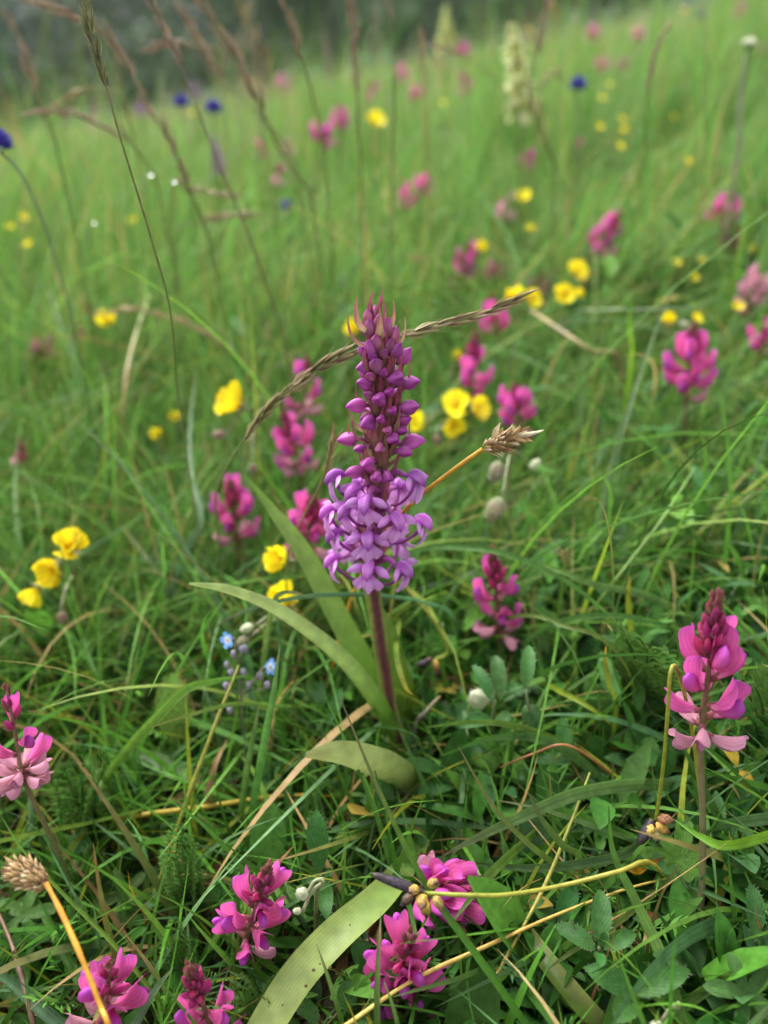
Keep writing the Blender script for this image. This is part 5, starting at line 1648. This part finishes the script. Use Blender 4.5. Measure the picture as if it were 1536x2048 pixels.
    ('level pale stem crossing the far right herbs', [(1390, 615, .09), (1300, 620, .092), (1200, 622, .09), (1150, 640, .06)], 7, (.14, .21, .09), G_PALE, True),
    ('pale leaning blade behind the golden cluster', [(1060, 620, .09), (1120, 660, .088), (1180, 700, .08), (1240, 730, .06)], 9, (.30, .25, .10), STRAW, True),
]
for lab, pts, wpx, c0, c1, stalk in BL:
    blade(lab, pts, wpx, c0, c1, .35, stalk)
    if pts[0][1] > 1200:
        for p in pts[:-1]:
            guard(p[0], p[1], wpx * 1.2, max(.05, H(*p).y - .004))


# ================================================================== LEAFY HERBS
def leaf_mb(base, tip, wd, c0, c1, lift=.12, nrm=None, fold=.28, hairs=0, ser=0.0):
    d = tip - base; L = d.length
    up = Vec(nrm) if nrm else Vec((0, -.25, 1))
    m = MB()
    pts = [base, base.lerp(tip, .3) + up * (L * lift), base.lerp(tip, .7) + up * (L * lift), tip]
    path = m.ribbon(pts, [wd * x for x in (.10, .62, .95, 1.0, .86, .5, .06)], [c0, c1, c1, c1], nrm=up, cols=7, fold=fold, samples=14, wave=.012, edge=mix(c1, c0, .3))
    n0 = len(m.v)
    for k in range(hairs):
        j = random.randrange(1, 13); sdv = random.choice((0, 6))
        p = Vec(m.v[j * 7 + sdv]); q = Vec(m.v[j * 7 + 3])
        o = (p - q).normalized() * (L * random.uniform(.03, .06)) + up * (L * .02) + d.normalized() * (L * .02)
        s_ = d.normalized() * (.05 * MM)
        i = [m.add(p + s_, (.35, .4, .28)), m.add(p - s_, (.35, .4, .28)), m.add(p + o, (.45, .5, .38))]
        m.f.append(tuple(i))
    return m


HL0, HL1 = (0.065, 0.150, 0.034), (0.034, 0.110, 0.020)


def leafy(label, foot, leaves, stems=(), c=(HL0, HL1), hairs=26, dew=0, cat='rockrose shoot', name='rockrose_shoot', group=None, lift=.12, wk=1.0):
    """leaves: (base px,py,h, tip px,py,h, width px)"""
    G = on_ground(H(*foot, 0))
    root = thing(name, label, cat, G, group)
    for pts in stems:
        m = MB(); pw = [H(*p) for p in pts]
        m.tube([G] + pw, [.7 * MM, .6 * MM, .45 * MM], [(.12, .12, .06), (.15, .19, .09)], n=6, samples=12); m.build('stem', M_STEM, root)
    for k, (bx, by, bh, tx, ty, th, wpx) in enumerate(leaves):
        b, t = H(bx, by, bh), H(tx, ty, th)
        dep = ((b + t) / 2 - CAM).dot(_f)
        wd = wpx * dep / F_PX * wk * .82
        cc = jit(c[1], .15)
        mb = leaf_mb(b, t, wd, c[0], cc, lift, hairs=hairs)
        vs = [Vec(v) for v in mb.v[:98]]
        lf = mb.build('leaf', M_LEAF, root)
        for q in range(0):
            p = vs[random.randrange(2, 12) * 7 + random.choice((1, 2, 4, 5))]
            dm = MB(); dm.ball(p + Vec((0, 0, .12 * MM)), random.uniform(.22, .55) * MM, (1, 1, 1), n=8, m=6, squash=.7)
            base = BASE[root.name]
            o = bpy.data.objects.new('dewdrop', dm.mesh('dewdrop', M_DEW, base)); COL.objects.link(o); o.parent = lf
    return root


leafy('hairy rockrose shoot with wet oval leaves at the bottom right', (1262, 2080), [
    (1265, 1992, .034, 1168, 1934, .040, 62), (1272, 1990, .034, 1380, 1940, .036, 56), (1262, 2000, .032, 1228, 2046, .040, 58), (1270, 1985, .03, 1330, 1985, .026, 44),
    (1150, 1952, .022, 1075, 1950, .026, 62), (1300, 2020, .020, 1240, 2060, .022, 50)], [[(1258, 2030, .016), (1266, 1992, .034)]], dew=4)
guard(1265, 1990, 120, .09); guard(968, 1395, 45, .19); guard(995, 960, 60, .25)
leafy('rockrose shoot with a four leaf rosette standing above the bottom right leaves', (1200, 1960), [
    (1198, 1890, .044, 1200, 1778, .046, 50), (1190, 1900, .044, 1108, 1850, .046, 46), (1208, 1898, .044, 1273, 1868, .046, 42), (1198, 1905, .046, 1200, 1935, .052, 28), (1202, 1892, .046, 1212, 1862, .052, 22)], [[(1200, 1920, .03), (1198, 1895, .044)]], dew=3)
guard(1195, 1850, 90, .10)
leafy('upright oval leaved shoot left of the leaning sainfoin', (640, 1830), [
    (640, 1745, .030, 632, 1618, .044, 54), (645, 1762, .028, 655, 1842, .036, 44), (640, 1755, .028, 610, 1765, .03, 24), (648, 1752, .028, 668, 1740, .03, 20)], [[(640, 1790, .014), (642, 1750, .028)]], dew=2)
guard(640, 1690, 60, .115)
leafy('dark rounded shoot between the yellow stalks', (1120, 1860), [
    (1110, 1850, .024, 1060, 1800, .028, 46), (1118, 1846, .024, 1150, 1770, .030, 48), (1120, 1856, .024, 1080, 1890, .026, 40), (1060, 1800, .016, 1000, 1790, .02, 44), (1130, 1850, .022, 1190, 1840, .02, 34)], [[(1116, 1856, .016)]], dew=2)
leafy('rounded opposite leaves under the pale silky bud', (985, 1490), [
    (985, 1440, .034, 920, 1455, .034, 40), (990, 1438, .034, 1025, 1440, .036, 34), (985, 1405, .045, 945, 1330, .05, 34), (1000, 1400, .045, 990, 1310, .052, 40), (1050, 1380, .044, 1058, 1290, .05, 36), (1050, 1410, .036, 1078, 1470, .03, 52), (1000, 1390, .044, 1045, 1370, .045, 26)], [[(985, 1445, .03), (990, 1400, .045)], [(1052, 1440, .03), (1052, 1380, .044)]], dew=1)
leafy('oval leaves at the right edge below the palmate leaf', (1520, 1900), [
    (1510, 1880, .026, 1500, 1765, .034, 44), (1515, 1885, .026, 1530, 1900, .02, 40), (1460, 1740, .028, 1440, 1690, .034, 30), (1465, 1745, .026, 1500, 1720, .03, 30)], [[(1512, 1880, .024)]], dew=1)
leafy('oval leaves between hairy bud and pale leaf at the bottom', (700, 2040), [
    (640, 2040, .02, 580, 2000, .022, 40), (690, 2020, .02, 700, 1960, .026, 50), (720, 2035, .02, 760, 2080, .02, 44), (600, 2045, .018, 540, 2080, .02, 40), (1320, 1560, .02, 1340, 1490, .03, 44)], [[(660, 2035, .016)]], dew=1)
leafy('broad pale leaf deep in the left grass', (350, 1500), [(352, 1490, .022, 345, 1345, .045, 80), (368, 1500, .02, 390, 1420, .04, 50)], [], c=((.12, .20, .04), (.12, .22, .035)), hairs=0, cat='leafy herb', name='leafy_herb')
leafy('wide pale strap leaf lying in the left foreground', (440, 1590), [(430, 1580, .018, 240, 1500, .024, 50)], [], c=((.08, .16, .04), (.10, .18, .06)), hairs=0, cat='leafy herb', name='leafy_herb', lift=.05)
leafy('toothed broad leaves at the left edge by the dry stem', (30, 1900), [(20, 1900, .02, 40, 1800, .03, 55), (30, 1890, .02, 75, 1850, .028, 45), (15, 1910, .02, -30, 1830, .028, 50), (30, 1910, .018, 60, 1960, .018, 40), (10, 1960, .016, 60, 2010, .016, 60)], [], c=((.10, .19, .045), (.065, .155, .03)), hairs=0, cat='leafy herb', name='leafy_herb', dew=1)
leafy('dark basal leaves around the orchid foot', (830, 1640), [(800, 1640, .012, 720, 1600, .018, 40), (840, 1650, .012, 860, 1720, .016, 40), (780, 1650, .012, 700, 1660, .018, 44), (900, 1640, .01, 960, 1620, .016, 36), (760, 1660, .01, 750, 1590, .02, 40), (1000, 1560, .012, 1050, 1560, .018, 44), (1010, 1580, .012, 1000, 1540, .02, 36)], [], hairs=0, dew=1, cat='leafy herb', name='leafy_herb')
leafy('yellow withered leaf pair by the tall sainfoin stem', (1490, 1610), [(1480, 1540, .028, 1500, 1588, .024, 34), (1440, 1480, .03, 1475, 1535, .026, 36)], [], c=((.5, .30, .03), (.50, .31, .04)), hairs=0, cat='withered leaf', name='withered_leaf', group=None)
leafy('small yellow withered leaf on dark soil right of the orchid', (1055, 1570), [(1052, 1570, .01, 1030, 1545, .016, 34)], [], c=((.45, .27, .03), (.40, .24, .03)), hairs=0, cat='withered leaf', name='withered_leaf')
leafy('curled yellow leaf under the palmate leaf', (1170, 1740), [(1120, 1748, .01, 1180, 1742, .016, 34)], [], c=((.40, .24, .03), (.36, .20, .03)), hairs=0, cat='withered leaf', name='withered_leaf')


def lobed(label, center, radius_px, h, lobes, col, foot, spread=2 * PI, a0=0.0, tilt=(0, -.45, 1), split=True):
    """palmate leaf: wedge lobes joined at the centre, each ending in teeth"""
    C0 = H(*center, h)
    dep = (C0 - CAM).dot(_f)
    R = radius_px * dep / F_PX
    G = on_ground(H(*foot, 0))
    root = thing('palmate_herb', label, 'leafy herb', G)
    n = Vec(tilt).normalized(); xa = n.orthogonal().normalized()
    xa = (Vec((1, 0, 0)) - n * n.x).normalized(); ya = n.cross(xa)
    m = MB(); m.tube([G, G.lerp(C0, .5) + Vec((.002, .003, .002)), C0], [.6 * MM, .5 * MM, .5 * MM], [(.14, .14, .07), col], n=6, samples=8); m.build('leaf_stalk', M_STEM, root)
    m = MB()
    for k in range(lobes):
        a = a0 + spread * k / lobes
        d = xa * math.cos(a) + ya * math.sin(a)
        L = R * random.uniform(.85, 1.1)
        if split:
            for da, ll, ww in ((-.34, .78, .30), (.34, .78, .30), (0, 1.0, .36)):
                dd = xa * math.cos(a + da * .8) + ya * math.sin(a + da * .8)
                m.ribbon([C0, C0 + d * (L * .35) + n * (L * .06), C0 + d * (L * .5) + dd * (L * ll * .3) + n * (L * .05), C0 + d * (L * .45) + dd * (L * ll * .55)], [L * .12, L * ww * 1.1, L * ww, L * .04], [jit(col, .05)] * 4, nrm=n, cols=5, fold=.15, samples=9)
        else:
            m.ribbon([C0, C0 + d * (L * .5) + n * (L * .06), C0 + d * L], [L * .1, L * .42, L * .5, L * .06], [jit(col, .05)] * 3, nrm=n, cols=5, fold=.2, samples=9)
    m.build('leaf', M_LEAF, root)
    return root


lobed('bright green palmate leaf behind the bare sainfoin stem', (1358, 1718), 85, .026, 7, (.070, .175, .022), (1350, 1790), a0=.3)
lobed('deeply cut lobed leaf in the lower right corner', (1490, 1985), 85, .028, 5, (.055, .135, .03), (1500, 2080), a0=.5)
lobed('small lobed leaf at the left edge below the dry stem', (50, 1830), 60, .03, 5, (.065, .155, .03), (40, 1900), a0=.2)
lobed('lobed leaf beside the fading sainfoin', (250, 1790), 60, .02, 5, (.07, .13, .03), (250, 1840), a0=.9)


# feathery leaves
def frond_mesh(L=26, pairs=11, seed=1, col=(.06, .155, .028), tipc=(.09, .20, .035)):
    r = random.Random(seed); m = MB()
    rach = [Vec((0, L * t, 2.2 * math.sin(t * PI * .8))) for t in [i / 12 for i in range(13)]]
    m.tube(rach, [.28, .22, .12], [col, col], n=4, caps=False)
    for k in range(1, pairs + 1):
        t = k / (pairs + .6)
        p = Vec((0, L * t, 2.2 * math.sin(t * PI * .8)))
        ll = L * .24 * math.sin(PI * (.18 + .72 * t)) * r.uniform(.85, 1.1)
        for sg in (-1, 1):
            d = Vec((sg * .9, .55, .22)).normalized()
            for q, dd, l2 in ((.25, Vec((sg * .35, 1, .3)), .5), (.5, Vec((sg * 1, -.1, .3)), .42), (.55, Vec((sg * .4, 1, .3)), .45), (0, d, 1.0)):
                b = p + d * (ll * q)
                dd = dd.normalized()
                m.ribbon([b, b + dd * (ll * l2 * .55) + Vec((0, 0, .2)), b + dd * (ll * l2)], [.35, .8, .12], [col, mix(col, tipc, r.random()), tipc], nrm=(0, 0, 1), cols=2)
    return m.mesh('frond', M_HERB)


FRONDS = [frond_mesh(24, 10, 1), frond_mesh(20, 9, 2, (.05, .14, .03)), frond_mesh(28, 12, 3, (.075, .175, .03), (.12, .23, .05))]
VETCH = None


def feathery(label, foot, fr, sc, group='feathery leaved herbs'):
    """fr: (px, py, h of frond tip)"""
    G = on_ground(H(*foot, 0))
    root = thing('feathery_herb', label, 'feathery herb', G, group)
    B = G + Vec((0, 0, .006))
    for px, py, hh in fr:
        T = H(px, py, hh)
        d = T - B
        put('frond', random.choice(FRONDS), root, frame(B + d * .08, d, (0, -.3, 1), d.length * .95 / 25.0 * sc))


feathery('feathery bright green herb next to the fading sainfoin', (200, 1690), [(130, 1520, .05), (190, 1490, .055), (230, 1540, .05), (160, 1600, .04), (240, 1620, .036), (120, 1580, .045), (210, 1560, .05), (270, 1660, .03)], 1.0)
feathery('feathery herb to the upper left of the low bright sainfoin', (390, 1830), [(370, 1660, .05), (420, 1690, .05), (350, 1720, .044), (430, 1740, .04), (400, 1700, .048), (330, 1780, .034), (460, 1790, .03)], 1.0)
feathery('feathery herb with a bronze tint below the fine stalks', (370, 1990), [(355, 1850, .045), (400, 1870, .042), (330, 1900, .036), (420, 1920, .034), (380, 1880, .042), (310, 1960, .026), (440, 1960, .026)], 1.0)
feathery('feathery dark herb at the bottom between two sainfoins', (520, 2090), [(480, 1960, .034), (540, 1990, .034), (450, 2010, .03), (580, 2030, .028), (510, 1980, .034), (560, 1960, .03), (600, 2070, .02)], 1.0)
feathery('feathery herb among the right herbs below the arching blades', (1265, 1440), [(1240, 1310, .056), (1280, 1330, .054), (1210, 1340, .05), (1300, 1370, .042), (1250, 1350, .05), (1190, 1400, .036)], 1.0)
feathery('feathery herb at the left bottom beside the rounded wet leaf', (180, 1800), [(200, 1700, .04), (150, 1720, .036), (230, 1740, .034), (120, 1770, .028), (250, 1780, .026)], .9)
feathery('feathery herb behind the tall sainfoin at the right edge', (1500, 1540), [(1520, 1400, .055), (1470, 1420, .05), (1536, 1450, .045), (1490, 1380, .055), (1450, 1480, .034)], 1.0)
feathery('feathery herb low at the bottom right of the deep pink sainfoin', (930, 2100), [(900, 2010, .024), (960, 2000, .026), (870, 2040, .02), (990, 2040, .02)], .9)

# ================================================================== GRASS AND GROUND COVER (what nobody could count)
GU = np.array([(a, b, r, y) for a, b, r, y in exec_keep])


def keep_fn(C):
    """weed out whatever would stand between the camera and a flower"""
    N, K, _ = C.shape
    px, py, dep = proj(C)
    ok = np.ones(N, bool)
    ym = C[:, :, 1]
    for (a, b, r, y) in GU:
        hit = (ym < y) & ((px - a) ** 2 + (py - b) ** 2 < r * r)
        ok &= ~hit.any(1)
    # nothing may stand right in front of the lens
    q = C - np.array(CAM)
    ok &= ~((np.sqrt((q ** 2).sum(-1)) < 0.085).any(1))
    return ok


def scatter(N, y0, y1, p=1.0, margin=.06):
    u = rng.random(N)
    y = (y0 ** p + u * (y1 ** p - y0 ** p)) ** (1 / p)
    half = (768 / F_PX) * (y * 1.08 + .16) + margin
    x = (rng.random(N) * 2 - 1) * half
    return x, y


def noise2(x, y, f, s=0):
    return (np.sin(x * f * 1.7 + s) * np.cos(y * f * 1.3 + s * 2) + np.sin((x + y) * f * .9 + s * 3) * .7 + np.sin((x * .6 - y) * f * 2.3 + s) * .5) / 2.2


PAL = [G_DARK, G_MID, G_LITE, G_BLUE, G_YEL, STRAW]
PALF = [G_MID, (.082, .205, .030), (.138, .290, .055), (.115, .22, .085), (.19, .26, .045), STRAW]
gf = Field()


def grass(N, y0, y1, p, hfn, wmm, K, pal, wts, lean=.25, bend=.7, side=0.0, mask=None, tip=None):
    x, y = scatter(N, y0, y1, p)
    if mask is not None:
        k = rng.random(N) < mask(x, y)
        x, y = x[k], y[k]
    n = len(x)
    base = np.stack([x, y, ground(x, y) - .002], 1)
    L = hfn(x, y) * rng.lognormal(0, .32, n)
    az = rng.uniform(0, 2 * np.pi, n)
    if side:
        az = np.where(rng.random(n) < side, rng.normal(.35, .8, n), az)
    cb = blend_cols(n, pal, wts)
    ct = cb * rng.uniform(.95, 1.35, (n, 1))
    dry = rng.random(n) < .08
    ct[dry] = np.array(STRAW) * rng.uniform(.6, 1.1, (dry.sum(), 1))
    gf.strips(base, az, np.abs(rng.normal(lean, .22, n)), rng.normal(bend, .55, n), L, wmm * MM * rng.lognormal(0, .3, n), K, cb, ct,
              curve=rng.normal(0, .5, n), twist=rng.normal(0, .6, n), keep=keep_fn)


near_h = lambda x, y: np.clip(.026 + .16 * (y - .08), .022, .16)
left_mask = lambda x, y: np.clip(.75 - (x / (y + .1)) * 1.0, .16, 1)
grass(6000, .05, .30, 1.6, near_h, 1.7, 7, PAL, [3, 5, 2, 1.0, .7, .3], .35, .9, mask=left_mask)
grass(1300, .05, .22, 1.4, lambda x, y: .05 + 0 * x, 2.2, 8, PAL, [3, 5, 1.5, 2, .6, .2], .6, 1.0)
grass(30000, .26, .62, 1.5, lambda x, y: np.clip(.05 + .15 * (y - .25), .04, .12) * (1 + .35 * noise2(x, y, 9)), 1.3, 6, PALF, [1.6, 5, 4, 1.4, 1.2, .5], .25, .9, .45, mask=lambda x, y: np.clip(.95 - (x / (y + .1)) * .7, .35, 1))
grass(62000, .52, 1.5, 1.4, lambda x, y: np.clip(.10 + .10 * (y - .5), .09, .17) * (1 + .3 * noise2(x, y, 5)), 1.8, 5, PALF, [.4, 4, 7, 1.0, 1.3, .7], .2, .7, .55)
grass(34000, 1.4, 5.0, 1.0, lambda x, y: .15 * (1 + .3 * noise2(x, y, 2)), 3.2, 4, PALF, [.3, 4, 7, 1, 1.5, 1.2], .18, .6, .5)
grass(26000, 4.5, 30, .6, lambda x, y: .17 * (1 + .35 * noise2(x, y, .8)), 9.0, 3, PALF, [.4, 5, 6, .8, 1.6, 2.0], .18, .6, .3)
grass(3600, .22, .75, 1.2, lambda x, y: .10 + .07 * y, 1.9, 9, PALF, [1, 4, 5, 3, 1, .6], .55, 1.3, .3, mask=lambda x, y: np.clip(.5 - x / (y + .1) * 1.6, .08, 1))
# seed heads and dry stalks that give the far sward its buff and mauve cast
SEEDP = [(.26, .19, .11), (.20, .13, .12), (.34, .28, .16), (.17, .15, .07)]
grass(2400, .9, 3.5, 1.0, lambda x, y: .20 + 0 * x, 2.6, 5, SEEDP, [3, 2, 2, 2], .22, .5, .3, mask=lambda x, y: np.clip(.55 - x / (y + .1), .15, 1))
grass(5000, 3.0, 26, .7, lambda x, y: .24 + 0 * x, 9.0, 4, SEEDP, [3, 2, 3, 2], .2, .5, .3)
# thin long blades that stick up through the rest
grass(900, .24, .6, 1.3, lambda x, y: .11 + .05 * y, 1.5, 9, PAL, [.5, 4, 4, 2, 1.5, .6], .3, .9, .3)
# old straw down in the sward
grass(1500, .05, .40, 1.5, lambda x, y: .045 + 0 * x, 1.0, 6, [STRAW, BROWN, ORANGE, G_YEL], [2, 3, .8, 1], 1.1, .5)
gf.build('meadow_grass', M_GRASS, 'mixed green meadow grass covering the whole slope', 'grass')

# herb leaves under and between the grass
hf = Field()


def herb(N, y0, y1, p, Lmm, Wk, hmax, pal, wts, mask=None, el=(.5, 1.35)):
    x, y = scatter(N, y0, y1, p)
    if mask is not None:
        k = rng.random(N) < mask(x, y)
        x, y = x[k], y[k]
    n = len(x)
    base = np.stack([x, y, ground(x, y) + rng.random(n) * hmax * np.clip(y / .25, .5, 2.2)], 1)
    L = Lmm * MM * rng.lognormal(0, .3, n)
    cb = blend_cols(n, pal, wts, .2)
    hf.strips(base, rng.uniform(0, 2 * np.pi, n), rng.uniform(el[0], el[1], n), rng.normal(.25, .35, n), L, L * Wk * rng.lognormal(0, .2, n), 5, cb, cb * rng.uniform(.9, 1.25, (n, 1)), leaf=True, cols=3, fold=.3, twist=rng.normal(0, .3, n), keep=keep_fn)


HP = [(.028, .092, .016), (.050, .140, .022), (.085, .200, .028), (.060, .140, .045), (.22, .16, .03)]
right = lambda x, y: np.clip(.50 + (x / (y + .1)) * 1.3, .22, 1)
herb(2600, .05, .30, 1.5, 15, .38, .022, HP, [5, 5, 3, 2, .1], right)
herb(6000, .05, .34, 1.6, 11, .40, .016, HP, [5, 5, 2, 2, .25], right)
herb(5200, .16, .60, 1.4, 11, .34, .040, HP, [2, 5, 4, 2, .2], lambda x, y: np.clip(.3 + (x / (y + .1)) * 1.3, .06, 1))
herb(5000, .5, 1.6, 1.2, 17, .34, .045, HP, [1, 4, 5, 2, .3], lambda x, y: np.clip(.35 + (x / (y + .1)) * 1.0, .08, 1))


def plumes(NF, y0, y1, p, Lmm, mask=None, pal=HP, wts=(2, 5, 5, 1.5, .1), z=.01, wmm=.9, pairs=9, broad=False):
    x, y = scatter(NF, y0, y1, p)
    if mask is not None:
        k = rng.random(NF) < mask(x, y)
        x, y = x[k], y[k]
    n = len(x)
    b = np.stack([x, y, ground(x, y) + z * rng.random(n) * np.clip(y / .2, .6, 3)], 1)
    az = rng.uniform(0, 2 * np.pi, n); lean = rng.uniform(.2, 1.1, n)
    L = Lmm * MM * rng.lognormal(0, .25, n)
    c = blend_cols(n, pal, wts, .16)
    d = np.stack([np.sin(lean) * np.cos(az), np.sin(lean) * np.sin(az), np.cos(lean)], 1)
    for k in range(1, pairs + 1):
        t = k / (pairs + .5)
        pb = b + d * (L * t)[:, None]
        ll = L * (.22 if broad else .27) * math.sin(PI * (.2 + .68 * t))
        for sg in (-1, 1):
            hf.strips(pb, az + sg * 1.05 + rng.normal(0, .15, n), np.clip(lean + .25, 0, 1.5) + rng.normal(0, .15, n), rng.normal(.1, .2, n), ll, ll * .42 if broad else np.full(n, wmm * MM), 2, c, c * 1.15, leaf=True, keep=keep_fn)
    hf.strips(b, az, lean, np.zeros(n), L, np.full(n, .5 * MM), 3, c, c, keep=keep_fn)


plumes(520, .06, .32, 1.5, 20, lambda x, y: np.full_like(x, .8))
plumes(620, .22, .55, 1.4, 26, lambda x, y: np.clip(.4 + (x / (y + .1)) * 1.4, .05, 1), wmm=1.1)
plumes(360, .22, .60, 1.4, 30, lambda x, y: np.clip(.35 + (x / (y + .1)) * 1.3, .05, 1), wmm=1.4, broad=True, wts=(2, 5, 3, 3, .05))
plumes(500, .5, 1.3, 1.2, 36, lambda x, y: np.clip(.35 + (x / (y + .1)) * 1.2, .05, 1), wmm=1.8)
hf.build('undergrowth', M_HERB, 'low leafy herbs filling the sward between the grasses', 'ground cover')

# dead leaves and bits on the soil
lf = Field()
x, y = scatter(2600, .04, .42, 1.5)
n = len(x)
cb = blend_cols(n, [BROWN, (.09, .05, .025), STRAW, (.2, .10, .04)], [4, 4, 1, 2], .25)
L = 9 * MM * rng.lognormal(0, .45, n)
lf.strips(np.stack([x, y, ground(x, y) + rng.random(n) * .004], 1), rng.uniform(0, 6.28, n), rng.uniform(1.1, 1.6, n), rng.normal(0, .5, n), L, L * rng.uniform(.1, .4, n), 4, cb, cb * 1.1, leaf=True, cols=3, fold=.5, twist=rng.normal(0, .5, n), keep=keep_fn)
lf.build('leaf_litter', M_DRY, 'brown dead leaves and straw bits lying on the soil', 'leaf litter')


# ================================================================== DEW ON THE GRASS
def dew(label, px, py, Y, r):
    m = MB(); p = P(px, py, Y)
    m.ball(p, r * MM, (1, 1, 1), n=12, m=8)
    o = m.build('dewdrop', M_DEW)
    o['label'] = label; o['category'] = 'dewdrop'; o['group'] = 'dewdrops hanging on grass'


dew('dewdrop on the reddish ear below the blue globes, upper one', 301, 348, .43, 1.1)
dew('dewdrop on the reddish ear below the blue globes, lower one', 348, 362, .43, 1.1)
dew('dewdrop by a straw stalk in the left grass', 187, 445, .45, 1.0)
dew('dewdrop on an arching blade beside the pink and faded sainfoin', 885, 1248, .215, .6)
dew('dewdrop on the faded flowers right of the orchid', 1017, 1220, .23, .6)


# ================================================================== THE DAMP AIR
def haze():
    x0, x1, y0, y1, z0, z1 = -422, 422, -4, 422, -26, 62
    v = [(x, y, z) for z in (z0, z1) for y in (y0, y1) for x in (x0, x1)]
    me = bpy.data.meshes.new('haze')
    me.from_pydata(v, [], [(0, 2, 3, 1), (4, 5, 7, 6), (0, 1, 5, 4), (1, 3, 7, 5), (3, 2, 6, 7), (2, 0, 4, 6)])
    m = bpy.data.materials.new('damp_air'); m.use_nodes = True
    t = m.node_tree; t.nodes.clear()
    p = t.nodes.new('ShaderNodeVolumePrincipled')
    p.inputs['Color'].default_value = (0.80, 0.90, 0.98, 1)
    p.inputs['Density'].default_value = 0.0004
    p.inputs['Anisotropy'].default_value = 0.2
    o_ = t.nodes.new('ShaderNodeOutputMaterial')
    t.links.new(p.outputs[0], o_.inputs['Volume'])
    me.materials.append(m)
    o = bpy.data.objects.new('haze', me); COL.objects.link(o)
    o['kind'] = 'stuff'; o['label'] = 'thin damp haze over the meadow and the wood'; o['category'] = 'haze'


haze()
